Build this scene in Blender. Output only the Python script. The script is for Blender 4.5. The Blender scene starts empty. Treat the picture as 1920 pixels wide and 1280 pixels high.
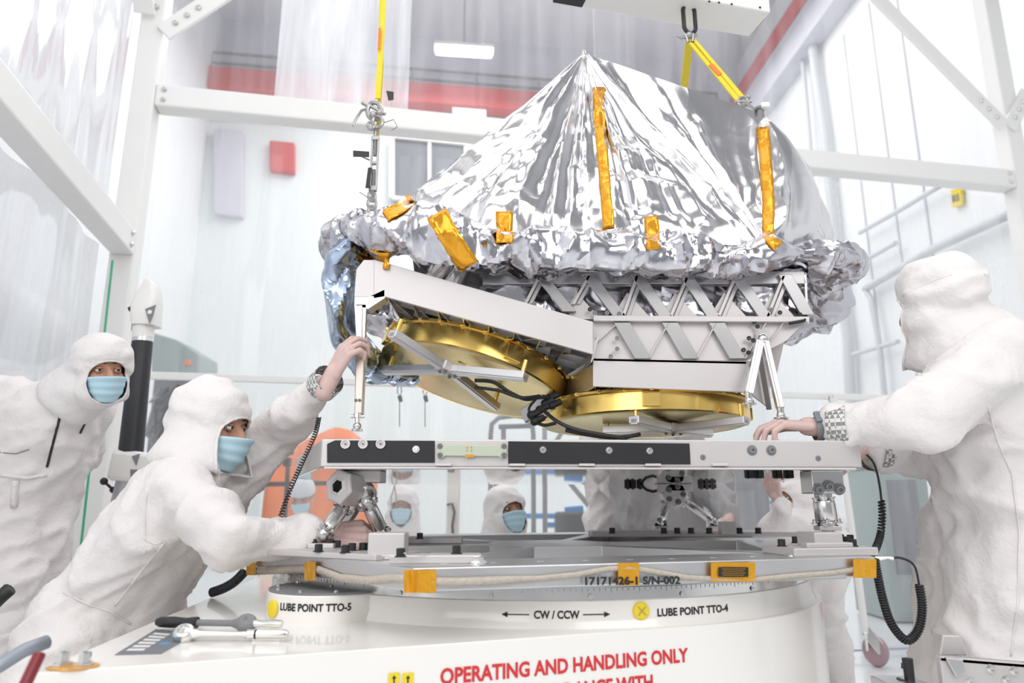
import bpy, bmesh, math, random
import numpy as np
from mathutils import Vector, Matrix, noise
from mathutils.geometry import tessellate_polygon
from mathutils.bvhtree import BVHTree

# ------------------------------------------------------------------ camera, world, light, exposure
SC = bpy.context.scene
COL = SC.collection
FPX = 1323.0                                  # focal length in pixels of the 1920x1280 frame
PITCH = math.atan(303 / 1323)
SP, CP = math.sin(PITCH), math.cos(PITCH)
CAMZ = 1.0
cam = bpy.data.cameras.new('camera')
cam.lens = FPX / 1920 * 36
cam.sensor_width = 36
cam.clip_start = 0.05
cam.dof.use_dof = True
cam.dof.focus_distance = 2.05
cam.dof.aperture_fstop = 2.6
camo = bpy.data.objects.new('camera', cam)
camo.location = (0, 0, CAMZ)
camo.rotation_euler = (math.pi / 2 + PITCH, 0, 0)
COL.objects.link(camo)
SC.camera = camo

SC.view_settings.view_transform = 'Standard'
SC.view_settings.look = 'None'
SC.view_settings.gamma = 1
SC.view_settings.use_curve_mapping = False
SC.view_settings.exposure = -0.14

world = bpy.data.worlds.new('world')
SC.world = world
world.use_nodes = True
bgn = world.node_tree.nodes['Background']
bgn.inputs[0].default_value = (0.93, 0.95, 1.0, 1)
bgn.inputs[1].default_value = 0.42


def area(name, loc, rot, sx, sy, watts, col=(1, 1, 1)):
    l = bpy.data.lights.new(name, 'AREA')
    l.shape = 'RECTANGLE'
    l.size, l.size_y, l.energy, l.color = sx, sy, watts, col
    o = bpy.data.objects.new(name, l)
    o.location = loc
    o.rotation_euler = rot
    COL.objects.link(o)
    return o


area('hall_lamp', (0.3, 8.4, 8.2), (0, 0, 0), 7, 5, 420, (1, 1, 1))
area('soft_fill_light', (0.5, 2.7, 5.4), (0, 0, 0.18), 4.6, 2.6, 64, (1, 0.99, 0.97))  # added soft area light over the tent, made wide for gentle foil highlights
area('soft_fill_light', (-0.8, -0.6, 4.8), (0.45, -0.15, 0), 4.0, 2.2, 88, (1, 1, 1))  # added fill light above and behind the camera
area('soft_fill_light', (2.2, -1.6, 3.6), (1.0, 0.25, 0.45), 2.6, 1.6, 66, (1, 0.99, 0.98))  # added fill light behind the camera at right, no fixture of the tent
area('soft_fill_light', (-1.6, -2.2, 2.4), (1.25, 0, -0.4), 2.6, 1.8, 52, (1, 1, 1))  # added low fill light behind the camera at left


# ------------------------------------------------------------------ picture -> place helpers
def at(px, py, Y):
    u = (640 - py) / FPX
    r = (px - 960) / FPX
    s = Y / (CP - u * SP)
    return Vector((r * s, Y, CAMZ + (SP + u * CP) * s))


def atz(px, py, z):
    u = (640 - py) / FPX
    r = (px - 960) / FPX
    s = (z - CAMZ) / (SP + u * CP)
    return Vector((r * s, (CP - u * SP) * s, z))


def ray(px, py):
    return at(px, py, 1.0) - Vector((0, 0, CAMZ))


def onpl(px, py, p0, n):
    d = ray(px, py)
    o = Vector((0, 0, CAMZ))
    t = (Vector(p0) - o).dot(Vector(n)) / d.dot(Vector(n))
    return o + d * t


def lerp(a, b, t):
    return a + (b - a) * t


V = Vector
Z = Vector((0, 0, 1))
PI = math.pi


# ------------------------------------------------------------------ mesh builder
class MB:
    def __init__(self):
        self.v = []
        self.f = []

    def add(self, vs, fs):
        o = len(self.v)
        self.v.extend([tuple(p) for p in vs])
        self.f.extend([tuple(i + o for i in f) for f in fs])
        return self

    def box(self, c, s, R=None):
        c = V(c)
        vs = []
        for i in range(8):
            p = V(((i & 1) - .5, ((i >> 1) & 1) - .5, ((i >> 2) & 1) - .5))
            p = V((p.x * s[0], p.y * s[1], p.z * s[2]))
            vs.append(c + (R @ p if R is not None else p))
        return self.add(vs, [(0, 2, 3, 1), (4, 5, 7, 6), (0, 1, 5, 4), (2, 6, 7, 3), (0, 4, 6, 2), (1, 3, 7, 5)])

    def bar(self, p0, p1, w, h, up=Z):
        p0, p1 = V(p0), V(p1)
        d = (p1 - p0).normalized()
        up = V(up)
        if abs(d.dot(up)) > .98:
            up = V((0, 1, 0)) if abs(d.y) < .9 else V((1, 0, 0))
        x = d.cross(up).normalized()
        y = x.cross(d)
        R = Matrix((x, d, y)).transposed()
        return self.box((p0 + p1) / 2, (w, (p1 - p0).length, h), R)

    def tube(self, pts, r, n=8, closed=False, cap=True):
        pts = [V(p) for p in pts]
        m = len(pts)
        rs = r if isinstance(r, (list, tuple)) else [r] * m
        vs, fs = [], []
        up = None
        for i in range(m):
            a = pts[i - 1] if (i > 0 or closed) else pts[i]
            b = pts[(i + 1) % m] if (i < m - 1 or closed) else pts[i]
            d = (b - a)
            d = d.normalized() if d.length > 1e-9 else Z
            if up is None:
                up = Z if abs(d.z) < .9 else V((1, 0, 0))
            x = d.cross(up)
            x = x.normalized() if x.length > 1e-6 else d.orthogonal().normalized()
            up = x.cross(d)
            for k in range(n):
                t = 2 * PI * k / n
                vs.append(pts[i] + (x * math.cos(t) + up * math.sin(t)) * rs[i])
        for i in range(m if closed else m - 1):
            j = (i + 1) % m
            for k in range(n):
                l = (k + 1) % n
                fs.append((i * n + k, i * n + l, j * n + l, j * n + k))
        if cap and not closed:
            fs.append(tuple(range(n - 1, -1, -1)))
            fs.append(tuple((m - 1) * n + k for k in range(n)))
        return self.add(vs, fs)

    def cyl(self, p0, p1, r0, r1=None, n=16):
        return self.tube([p0, p1], [r0, r0 if r1 is None else r1], n)

    def lathe(self, prof, o, ax, n=48, cap0=False, cap1=False):
        o, ax = V(o), V(ax).normalized()
        x = ax.orthogonal().normalized()
        y = ax.cross(x)
        vs, fs = [], []
        for (r, h) in prof:
            for k in range(n):
                t = 2 * PI * k / n
                vs.append(o + ax * h + (x * math.cos(t) + y * math.sin(t)) * r)
        for i in range(len(prof) - 1):
            for k in range(n):
                l = (k + 1) % n
                fs.append((i * n + k, i * n + l, (i + 1) * n + l, (i + 1) * n + k))
        if cap0:
            fs.append(tuple(range(n - 1, -1, -1)))
        if cap1:
            fs.append(tuple((len(prof) - 1) * n + k for k in range(n)))
        return self.add(vs, fs)

    def ball(self, c, r, R=None, n=16, m=10):
        if not isinstance(r, (tuple, list, Vector)):
            r = (r, r, r)
        c = V(c)
        vs, fs = [], []
        for i in range(1, m):
            a = PI * i / m
            for k in range(n):
                t = 2 * PI * k / n
                p = V((r[0] * math.sin(a) * math.cos(t), r[1] * math.sin(a) * math.sin(t), r[2] * math.cos(a)))
                vs.append(c + (R @ p if R is not None else p))
        top = V((0, 0, r[2]))
        vs.append(c + (R @ top if R is not None else top))
        vs.append(c - (R @ top if R is not None else top))
        T, B = len(vs) - 2, len(vs) - 1
        for i in range(m - 2):
            for k in range(n):
                l = (k + 1) % n
                fs.append((i * n + k, (i + 1) * n + k, (i + 1) * n + l, i * n + l))
        for k in range(n):
            l = (k + 1) % n
            fs.append((T, k, l))
            fs.append((B, (m - 2) * n + l, (m - 2) * n + k))
        return self.add(vs, fs)

    def cap(self, p0, r0, p1, r1, n=14):
        p0, p1 = V(p0), V(p1)
        d = p1 - p0
        L = d.length
        if L < 1e-6:
            return self.ball(p0, max(r0, r1))
        prof = [(r0 * math.sin(a), -r0 * math.cos(a)) for a in (.15, .5, .9, 1.3)]
        prof += [(lerp(r0, r1, q), L * q) for q in (0, .25, .5, .75, 1)]
        prof += [(r1 * math.sin(a), L + r1 * math.cos(a)) for a in (1.3, .9, .5, .15)]
        return self.lathe(prof, p0, d, n, True, True)

    def prism(self, poly, z0, z1, holes=()):
        loops = [[V((p[0], p[1], 0)) for p in poly]] + [[V((p[0], p[1], 0)) for p in h] for h in holes]
        flat = [p for l in loops for p in l]
        tri = tessellate_polygon(loops)
        n = len(flat)
        vs = [(p.x, p.y, z0) for p in flat] + [(p.x, p.y, z1) for p in flat]
        fs = []
        for t in tri:
            a, b, c = (flat[i] for i in t)
            t = t if (b - a).cross(c - a).z > 0 else t[::-1]
            fs.append(tuple(i + n for i in t))
            fs.append(tuple(t[::-1]))
        o = 0
        for l in loops:
            m = len(l)
            for i in range(m):
                j = (i + 1) % m
                fs.append((o + i, o + j, o + j + n, o + i + n))
            o += m
        return self.add(vs, fs)

    def plate(self, pts, d):
        """a flat polygon given by 3-D points, thickened along vector d"""
        pts = [V(p) for p in pts]
        d = V(d)
        n = len(pts)
        fs = [tuple(range(n)), tuple(range(2 * n - 1, n - 1, -1))]
        for i in range(n):
            j = (i + 1) % n
            fs.append((i, i + n, j + n, j))
        return self.add(pts + [p + d for p in pts], fs)

    def grid(self, P, cu=False, cv=False):
        nu, nv = len(P), len(P[0])
        fs = []
        for i in range(nu if cu else nu - 1):
            for j in range(nv if cv else nv - 1):
                a, b = (i + 1) % nu, (j + 1) % nv
                fs.append((i * nv + j, a * nv + j, a * nv + b, i * nv + b))
        return self.add([p for row in P for p in row], fs)

    def bolt(self, p, n, r=.008, h=.007, hexa=False):
        p, n = V(p), V(n).normalized()
        k = 6 if hexa else 12
        self.lathe([(r * 1.5, 0), (r * 1.5, h * .25), (r, h * .25), (r, h * .9), (r * .85, h), (r * .5, h), (r * .45, h * .5), (.0005, h * .5)], p, n, k, True, True)
        return self

    def build(self, name, mat, parent=None, smooth=False, bevel=0, fix=True, solid=0):
        me = bpy.data.meshes.new(name)
        me.from_pydata(self.v, [], self.f)
        if fix:
            bm = bmesh.new()
            bm.from_mesh(me)
            bmesh.ops.recalc_face_normals(bm, faces=bm.faces)
            bm.to_mesh(me)
            bm.free()
        return link(me, name, mat, parent, smooth, bevel, solid)


def link(me, name, mat, parent=None, smooth=False, bevel=0, solid=0):
    o = bpy.data.objects.new(name, me)
    COL.objects.link(o)
    if mat:
        me.materials.append(mat)
    if smooth:
        me.polygons.foreach_set('use_smooth', [True] * len(me.polygons))
        if smooth is not True:
            me.set_sharp_from_angle(angle=math.radians(smooth))
    if solid:
        m = o.modifiers.new('thickness', 'SOLIDIFY')
        m.thickness = solid
        m.offset = -1
    if bevel:
        m = o.modifiers.new('bevel', 'BEVEL')
        m.width = bevel
        m.segments = 2
        m.limit_method = 'ANGLE'
        m.angle_limit = math.radians(40)
    if parent:
        o.parent = parent
        if parent.type == 'EMPTY':
            o.matrix_parent_inverse = (Matrix.Translation(parent.location) @ parent.rotation_euler.to_matrix().to_4x4()).inverted()
    return o


def tag(o, label, cat, group=None, kind=None):
    o['label'] = label
    o['category'] = cat
    if group:
        o['group'] = group
    if kind:
        o['kind'] = kind
    return o


def thing(name, label, cat, loc=(0, 0, 0), group=None):
    o = bpy.data.objects.new(name, None)
    o.empty_display_size = .1
    o.location = loc
    COL.objects.link(o)
    return tag(o, label, cat, group)


def struct(o):
    o['kind'] = 'structure'
    return o


def copytree(o, parent=None):
    c = o.copy()
    COL.objects.link(c)
    if parent:
        c.parent = parent
    for ch in list(o.children):
        copytree(ch, c)
    return c


# ------------------------------------------------------------------ materials
MATS = {}


def mat(name, col, rough=.5, metal=0.0, var=.04, scale=8, bump=0, bscale=60, stretch=None, coat=0, emis=None, trans=0, sss=0, rvar=.08, spec=.5, sheen=0):
    m = bpy.data.materials.new(name)
    m.use_nodes = True
    nt = m.node_tree
    N, L = nt.nodes, nt.links
    b = N['Principled BSDF']
    tc = N.new('ShaderNodeTexCoord')
    mp = N.new('ShaderNodeMapping')
    L.new(tc.outputs['Object'], mp.inputs[0])
    if stretch:
        mp.inputs['Scale'].default_value = stretch
    nz = N.new('ShaderNodeTexNoise')
    nz.inputs['Scale'].default_value = scale
    nz.inputs['Detail'].default_value = 4
    L.new(mp.outputs[0], nz.inputs['Vector'])
    mx = N.new('ShaderNodeMix')
    mx.data_type = 'RGBA'
    mx.inputs[6].default_value = (*[max(0, c * (1 - var)) for c in col], 1)
    mx.inputs[7].default_value = (*[min(1, c * (1 + var)) for c in col], 1)
    L.new(nz.outputs['Fac'], mx.inputs[0])
    L.new(mx.outputs[2], b.inputs['Base Color'])
    mr = N.new('ShaderNodeMapRange')
    mr.inputs['To Min'].default_value = max(0.02, rough - rvar)
    mr.inputs['To Max'].default_value = min(1, rough + rvar)
    L.new(nz.outputs['Fac'], mr.inputs['Value'])
    L.new(mr.outputs[0], b.inputs['Roughness'])
    b.inputs['Metallic'].default_value = metal
    b.inputs['Coat Weight'].default_value = coat
    b.inputs['Specular IOR Level'].default_value = spec
    b.inputs['Transmission Weight'].default_value = trans
    if sheen:
        b.inputs['Sheen Weight'].default_value = sheen
    if sss:
        b.inputs['Subsurface Weight'].default_value = sss
        b.inputs['Subsurface Radius'].default_value = (.02, .01, .006)
        b.inputs['Subsurface Scale'].default_value = .3
    if emis:
        b.inputs['Emission Color'].default_value = (*emis[0], 1)
        b.inputs['Emission Strength'].default_value = emis[1]
    if bump:
        n2 = N.new('ShaderNodeTexNoise')
        n2.inputs['Scale'].default_value = bscale
        n2.inputs['Detail'].default_value = 3
        L.new(mp.outputs[0], n2.inputs['Vector'])
        bp = N.new('ShaderNodeBump')
        bp.inputs['Strength'].default_value = bump
        bp.inputs['Distance'].default_value = .01
        L.new(n2.outputs['Fac'], bp.inputs['Height'])
        L.new(bp.outputs[0], b.inputs['Normal'])
    MATS[name] = m
    return m


def crumple_mat(name, col, rough, strength, sc=9, metal=1.0, warp=.35, col2=None, fine=.35):
    m = mat(name, col, rough, metal, var=.05)
    nt = m.node_tree
    N, L = nt.nodes, nt.links
    b = N['Principled BSDF']
    tc = N.new('ShaderNodeTexCoord')
    nz = N.new('ShaderNodeTexNoise')
    nz.inputs['Scale'].default_value = 5
    L.new(tc.outputs['Object'], nz.inputs['Vector'])
    mxv = N.new('ShaderNodeMix')
    mxv.data_type = 'VECTOR'
    mxv.inputs[0].default_value = warp * .3
    L.new(tc.outputs['Object'], mxv.inputs[4])
    L.new(nz.outputs['Color'], mxv.inputs[5])
    h = None
    for k, (s, w) in enumerate(((sc, 1.0), (sc * 2.7, fine))):
        vo = N.new('ShaderNodeTexVoronoi')
        vo.feature = 'F1'
        vo.inputs['Scale'].default_value = s
        vo.inputs['Randomness'].default_value = 1
        L.new(mxv.outputs[1], vo.inputs['Vector'])
        mu = N.new('ShaderNodeMath')
        mu.operation = 'MULTIPLY'
        mu.inputs[1].default_value = w / s * 9
        L.new(vo.outputs['Distance'], mu.inputs[0])
        if h is None:
            h = mu
        else:
            ad = N.new('ShaderNodeMath')
            L.new(h.outputs[0], ad.inputs[0])
            L.new(mu.outputs[0], ad.inputs[1])
            h = ad
    bp = N.new('ShaderNodeBump')
    bp.inputs['Strength'].default_value = strength
    bp.inputs['Distance'].default_value = .05
    L.new(h.outputs[0], bp.inputs['Height'])
    L.new(bp.outputs[0], b.inputs['Normal'])
    return m


def cloth_mat(name, col, weave=True):
    m = mat(name, col, .85, 0, var=.02, spec=.2)
    nt = m.node_tree
    N, L = nt.nodes, nt.links
    b = N['Principled BSDF']
    tc = N.new('ShaderNodeTexCoord')
    mp = N.new('ShaderNodeMapping')
    mp.inputs['Rotation'].default_value = (.3, .5, .4)
    L.new(tc.outputs['Object'], mp.inputs[0])
    w = N.new('ShaderNodeTexWave')
    w.inputs['Scale'].default_value = 62
    w.inputs['Distortion'].default_value = .6
    L.new(mp.outputs[0], w.inputs['Vector'])
    nz = N.new('ShaderNodeTexNoise')
    nz.inputs['Scale'].default_value = 9
    nz.inputs['Detail'].default_value = 5
    L.new(mp.outputs[0], nz.inputs['Vector'])
    b1 = N.new('ShaderNodeBump')
    b1.inputs['Strength'].default_value = .45
    b1.inputs['Distance'].default_value = .05
    L.new(nz.outputs['Fac'], b1.inputs['Height'])
    b2 = N.new('ShaderNodeBump')
    b2.inputs['Strength'].default_value = .12 if weave else 0.0
    b2.inputs['Distance'].default_value = .004
    L.new(w.outputs['Fac'], b2.inputs['Height'])
    L.new(b1.outputs[0], b2.inputs['Normal'])
    L.new(b2.outputs[0], b.inputs['Normal'])
    return m


def vinyl_mat(name, haze, gloss, tint=(1, 1, 1), bump=.3, sx=3.0, sz=.25):
    m = bpy.data.materials.new(name)
    m.use_nodes = True
    nt = m.node_tree
    N, L = nt.nodes, nt.links
    N.remove(N['Principled BSDF'])
    out = N['Material Output']
    tc = N.new('ShaderNodeTexCoord')
    mp = N.new('ShaderNodeMapping')
    mp.inputs['Scale'].default_value = (sx, sx, sz)
    L.new(tc.outputs['Object'], mp.inputs[0])
    nz = N.new('ShaderNodeTexNoise')
    nz.inputs['Scale'].default_value = 2.2
    nz.inputs['Detail'].default_value = 5
    nz.inputs['Distortion'].default_value = .6
    L.new(mp.outputs[0], nz.inputs['Vector'])
    bp = N.new('ShaderNodeBump')
    bp.inputs['Strength'].default_value = bump
    bp.inputs['Distance'].default_value = .08
    L.new(nz.outputs['Fac'], bp.inputs['Height'])
    tr = N.new('ShaderNodeBsdfTransparent')
    tr.inputs[0].default_value = (*tint, 1)
    gl = N.new('ShaderNodeBsdfGlossy')
    gl.inputs['Roughness'].default_value = .08
    L.new(bp.outputs[0], gl.inputs['Normal'])
    df = N.new('ShaderNodeBsdfTranslucent')
    df.inputs[0].default_value = (.96, .97, 1, 1)
    d2 = N.new('ShaderNodeBsdfDiffuse')
    d2.inputs[0].default_value = (.96, .97, 1, 1)
    md = N.new('ShaderNodeMixShader')
    md.inputs[0].default_value = .5
    L.new(df.outputs[0], md.inputs[1])
    L.new(d2.outputs[0], md.inputs[2])
    mr = N.new('ShaderNodeMapRange')
    mr.inputs['From Min'].default_value = .3
    mr.inputs['From Max'].default_value = .75
    mr.inputs['To Min'].default_value = haze * .5
    mr.inputs['To Max'].default_value = min(1, haze * 1.6)
    L.new(nz.outputs['Fac'], mr.inputs['Value'])
    m1 = N.new('ShaderNodeMixShader')
    L.new(mr.outputs[0], m1.inputs[0])
    L.new(tr.outputs[0], m1.inputs[1])
    L.new(md.outputs[0], m1.inputs[2])
    fr = N.new('ShaderNodeFresnel')
    fr.inputs['IOR'].default_value = 1.45
    L.new(bp.outputs[0], fr.inputs['Normal'])
    mu = N.new('ShaderNodeMath')
    mu.operation = 'MULTIPLY'
    mu.inputs[1].default_value = gloss
    mu.use_clamp = True
    L.new(fr.outputs[0], mu.inputs[0])
    m2 = N.new('ShaderNodeMixShader')
    L.new(mu.outputs[0], m2.inputs[0])
    L.new(m1.outputs[0], m2.inputs[1])
    L.new(gl.outputs[0], m2.inputs[2])
    L.new(m2.outputs[0], out.inputs['Surface'])
    MATS[name] = m
    return m


WHITE = mat('white_paint', (.86, .85, .82), .35, var=.02, coat=.2)
CREAM = mat('cream_enamel', (.91, .88, .835), .22, var=.015, coat=.4, rvar=.04)
FRAMEW = mat('white_steel_tube', (.86, .85, .83), .4, var=.02)
ALU = mat('brushed_aluminium', (.66, .65, .65), .33, 1, var=.06, scale=14, stretch=(1, 1, 9), rvar=.08)
ALU2 = mat('milled_aluminium', (.72, .71, .71), .38, 1, var=.07, scale=6, rvar=.1)
ALUW = mat('bright_clear_anodised_aluminium', (.65, .615, .605), .46, .5, var=.04, scale=5)
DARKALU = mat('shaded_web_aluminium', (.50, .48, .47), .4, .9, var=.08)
STEEL = mat('polished_steel', (.76, .75, .73), .2, 1, var=.05)
GALV = mat('galvanised_steel', (.40, .39, .38), .36, .85, var=.1)
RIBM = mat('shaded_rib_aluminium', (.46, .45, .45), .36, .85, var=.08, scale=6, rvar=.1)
MIRROR = mat('mirror_polished_plate', (.80, .81, .82), .03, 1, var=.01, rvar=.01)
BLACK = mat('black_plastic', (.02, .02, .022), .45, var=.2)
BLACKA = mat('black_anodised', (.022, .022, .024), .5, .2, var=.2, rvar=.05)
CARBON = mat('carbon_black_tube', (.025, .026, .03), .42, var=.2)
GREYP = mat('grey_plastic', (.22, .22, .23), .5, var=.1)
GOLD = mat('gold_plated_metal', (.87, .61, .18), .24, 1, var=.04, scale=3, rvar=.06)
GOLDP = mat('pale_gold_metal', (.74, .60, .28), .27, 1, var=.05, scale=4, rvar=.06)
KAPTON = crumple_mat('amber_polyimide_tape', (.78, .36, .02), .22, .35, 16, .55)
KAPTONF = mat('flat_amber_tape', (.75, .36, .02), .25, .3, var=.1, scale=25)
FOIL = crumple_mat('silver_foil_film', (.74, .73, .745), .17, .22, 4.0)
FOILC = crumple_mat('crumpled_silver_foil', (.60, .59, .63), .17, .5, 8)
FOILB = crumple_mat('bluish_silver_film', (.45, .54, .68), .22, .4, 8)
SUIT = cloth_mat('white_coverall_cloth', (.80, .76, .745))
SUITB = cloth_mat('grey_gown_cloth', (.42, .41, .41))
HOODM = cloth_mat('white_hood_cloth', (.81, .775, .76), False)
SKIN = mat('skin', (.56, .29, .19), .5, var=.08, scale=30, sss=.1)
SKIND = mat('tan_skin', (.40, .19, .11), .5, var=.08, scale=30, sss=.1)
GLOVE = mat('translucent_pink_glove', (.66, .47, .43), .45, var=.1, scale=25, bump=.15, bscale=40, sss=.1)
MASKM = mat('pale_blue_mask', (.52, .74, .84), .8, var=.03, spec=.2)
EYEW = mat('eye_white', (.75, .72, .68), .25)
EYED = mat('dark_iris', (.03, .018, .01), .15)
BROW = mat('dark_brow_hair', (.06, .035, .02), .7)
YELLOW = mat('yellow_sling_webbing', (.83, .66, .04), .7, var=.08, scale=40, bump=.3, bscale=90)
YELS = mat('yellow_sticker', (.85, .66, .03), .5)
REDP = mat('red_print', (.70, .03, .04), .5)
INK = mat('black_ink', (.015, .015, .017), .6)
REDS = mat('red_paint', (.62, .07, .07), .5, var=.06)
ORANGE = mat('orange_tarp', (.85, .22, .06), .7, var=.08, bump=.4, bscale=5)
BLUE = mat('blue_paint', (.05, .27, .62), .4)
GREEN = mat('green_cord', (.05, .42, .22), .5)
FELT = mat('tan_felt_strip', (.52, .46, .39), .9, var=.15, scale=90, bump=.5, bscale=150)
GREENPL = mat('pale_green_plastic', (.62, .68, .52), .3, var=.03, trans=.15)
DKRED = mat('dark_red_plastic', (.22, .02, .03), .35)
WALLM = mat('mint_white_wall_panel', (.83, .88, .87), .55, var=.02)
WALLR = mat('white_wall_panel', (.88, .89, .90), .6, var=.02)
GREYW = mat('grey_upper_wall', (.64, .63, .70), .7, var=.06, scale=2)
FLOORM = mat('white_gloss_floor', (.83, .85, .86), .15, var=.02, coat=.3)
CEILM = mat('grey_ceiling', (.70, .69, .75), .8, var=.06, scale=2)
LAMPM = mat('lit_lamp_tube', (1, 1, 1), .5, emis=((1, 1, 1), 9))
NETM = mat('white_hairnet', (.75, .78, .80), .8, bump=.6, bscale=120)
MACH = mat('green_grey_cabinet', (.30, .37, .36), .5)
DGREY = mat('dark_grey_cabinet', (.16, .17, .19), .5, var=.15)
VINYL = vinyl_mat('clear_vinyl_sheet', .18, .6, bump=.15)
VINYLH = vinyl_mat('reflection_whitened_vinyl', .62, .5, bump=.12)  # raised haze puts a white reflection into the sheet itself
VINYLL = vinyl_mat('clear_vinyl_side_sheet', .58, .3, (.99, .985, 1), .1, 1.3)


def font_mesh(s, size, bold=0.0, space=1.0):
    cu = bpy.data.curves.new('t', 'FONT')
    cu.body = s
    cu.size = size
    cu.offset = bold * size
    cu.space_character = space
    cu.resolution_u = 3
    ob = bpy.data.objects.new('t', cu)
    COL.objects.link(ob)
    dg = bpy.context.evaluated_depsgraph_get()
    me = bpy.data.meshes.new_from_object(ob.evaluated_get(dg))
    bpy.data.objects.remove(ob)
    vs = [v.co.copy() for v in me.vertices]
    fs = [tuple(p.vertices) for p in me.polygons]
    bpy.data.meshes.remove(me)
    xs = [v.x for v in vs]
    return vs, fs, min(xs), max(xs)


def letters(s, name, m, parent, fn, width, height, bold=.03):
    """writing: glyph height and total width in metres; fn(x, y) puts a point of the unit sheet on the surface"""
    vs, fs, a, b = font_mesh(s, 1.0, bold)
    ys = [v.y for v in vs if True]
    h = max(ys)
    kx, ky = width / (b - a), height / h
    mb = MB()
    mb.add([fn((v.x - a) * kx, v.y * ky) for v in vs], fs)
    return mb.build(name, m, parent, fix=False)
# ------------------------------------------------------------------ the hall
BL, BR = V((-5.33, 11.25, 0)), V((4.54, 12.63, 0))
FL, FRT = V((-3.0, -1.6, 0)), V((5.25, -1.6, 0))
HH = 9.6
struct(MB().plate([(-9, -4, 0), (8, -4, 0), (8, 15, 0), (-9, 15, 0)], (0, 0, -.1)).build('floor', FLOORM))
bn = V((-(BR - BL).y, (BR - BL).x, 0)).normalized()
struct(MB().plate([BL, BR, BR + Z * 7.6, BL + Z * 7.6], bn * .1).build('wall_back', WALLM))
struct(MB().plate([BL + Z * 7.6, BR + Z * 7.6, BR + Z * HH, BL + Z * HH], bn * .1).build('wall_back_upper', GREYW))
rn = V((1, .05, 0)).normalized()
struct(MB().plate([BR, FRT, FRT + Z * HH, BR + Z * HH], rn * .1).build('wall_right', WALLR))
ln = V((-1, .18, 0)).normalized()
struct(MB().plate([BL, FL, FL + Z * HH, BL + Z * HH], ln * .1).build('wall_left', WALLR))
struct(MB().plate([(-5.4, 6, HH), (5.2, 6, HH), (4.7, 12.9, HH), (-5.6, 11.4, HH)], (0, 0, .1)).build('ceiling', CEILM))


def rwall(px, py, off=.0):
    return onpl(px, py, BR - rn * off, rn)


def bwall(px, py, off=0.0):
    return onpl(px, py, BL - bn * off, bn)


# crane rails high on the back and right walls
t = thing('crane_rail', 'red crane rail with thin railing high along the back wall above the white beam', 'crane rail', BL + Z * 8.4)
a, b = BL + Z * 8.2 - bn * .25, lerp(BL, BR, .94) + Z * 8.2 - bn * .25
MB().bar(a, b, .3, .40).build('girder', REDS, t, bevel=.02)
m = MB()
for k in range(2):
    m.bar(a + Z * (.36 + .2 * k), b + Z * (.36 + .2 * k), .035, .035)
for k in range(9):
    q = lerp(a, b, k / 8)
    m.bar(q + Z * .18, q + Z * .58, .03, .03)
m.build('railing', GREYP, t)
q = bwall(880, 214, .48)
MB().box(q, (.6, .04, .2), Matrix.Rotation(.139, 3, 'Z')).build('capacity_sign', WHITE, t)
t = thing('crane_rail', 'red crane rail on a grey beam running along the right wall', 'crane rail', BR + Z * 8.4)
a, b = BR + V((-.2, -.3, 8.5)), BR + V((.2, -7.5, 8.5))
MB().bar(a, b, .25, .3).build('rail', REDS, t, bevel=.02)
MB().bar(a + V((.1, 0, -.45)), b + V((.1, 0, -.45)), .42, .55).build('beam', GREYW, t, bevel=.02)
for k, (px, py) in enumerate(((870, 97), (560, -30))):
    p = at(px, py, 10.6)
    t = thing('ceiling_light', ['lit white strip light hanging near the top centre beyond the vinyl', 'white strip light hanging above the back curtain, left of centre'][k], 'ceiling light', p)
    MB().box(p, (.95, .2, .07), Matrix.Rotation(.1, 3, 'Z')).build('lamp_tube', LAMPM, t, bevel=.02)
    MB().box(p + Z * .06, (1.0, .26, .06), Matrix.Rotation(.1, 3, 'Z')).build('housing', WHITE, t)
    MB().bar(p + Z * .08, V((p.x, p.y, HH)), .03, .03).build('stem', GREYP, t)

# dark windows and machines on the back wall seen through the curtain
for k, (x0, y0, x1, y1, mm, nm, lb) in enumerate((
        (735, 258, 875, 372, DGREY, 'wall_window', 'dark blue window high on the back wall, left of the silver tent'),
        (505, 262, 552, 318, REDS, 'wall_cabinet', 'red box high on the back wall under the white beam'),
        (400, 240, 455, 400, GREYW, 'wall_duct', 'grey upright duct on the back wall under the left end of the beam'))):
    p = [bwall(x, y, .16) for x, y in ((x0, y0), (x1, y0 + .1 * (x1 - x0)), (x1, y1 + .1 * (x1 - x0)), (x0, y1))]
    o = MB().plate(p, bn * .15).build(nm, mm, bevel=.02)
    tag(o, lb, 'window' if k == 0 else ('cabinet' if k == 1 else 'duct'))
    if k == 0:
        f = MB()
        for i in range(4):
            f.bar(p[i] - bn * .02, p[(i + 1) % 4] - bn * .02, .1, .06)
        f.bar(lerp(p[0], p[1], .5) - bn * .02, lerp(p[2], p[3], .5) - bn * .02, .06, .05)
        f.build('window_frame', WHITE, o)

# pipes and conduits on the right wall
def pipe(pts, r, label, n=10, m=WALLR):
    o = MB().tube([rwall(x, y, .12) for x, y in pts], r, n).build('wall_pipe', m, smooth=40)
    tag(o, label, 'pipe', 'pipes on the right wall')
    return o


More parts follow.
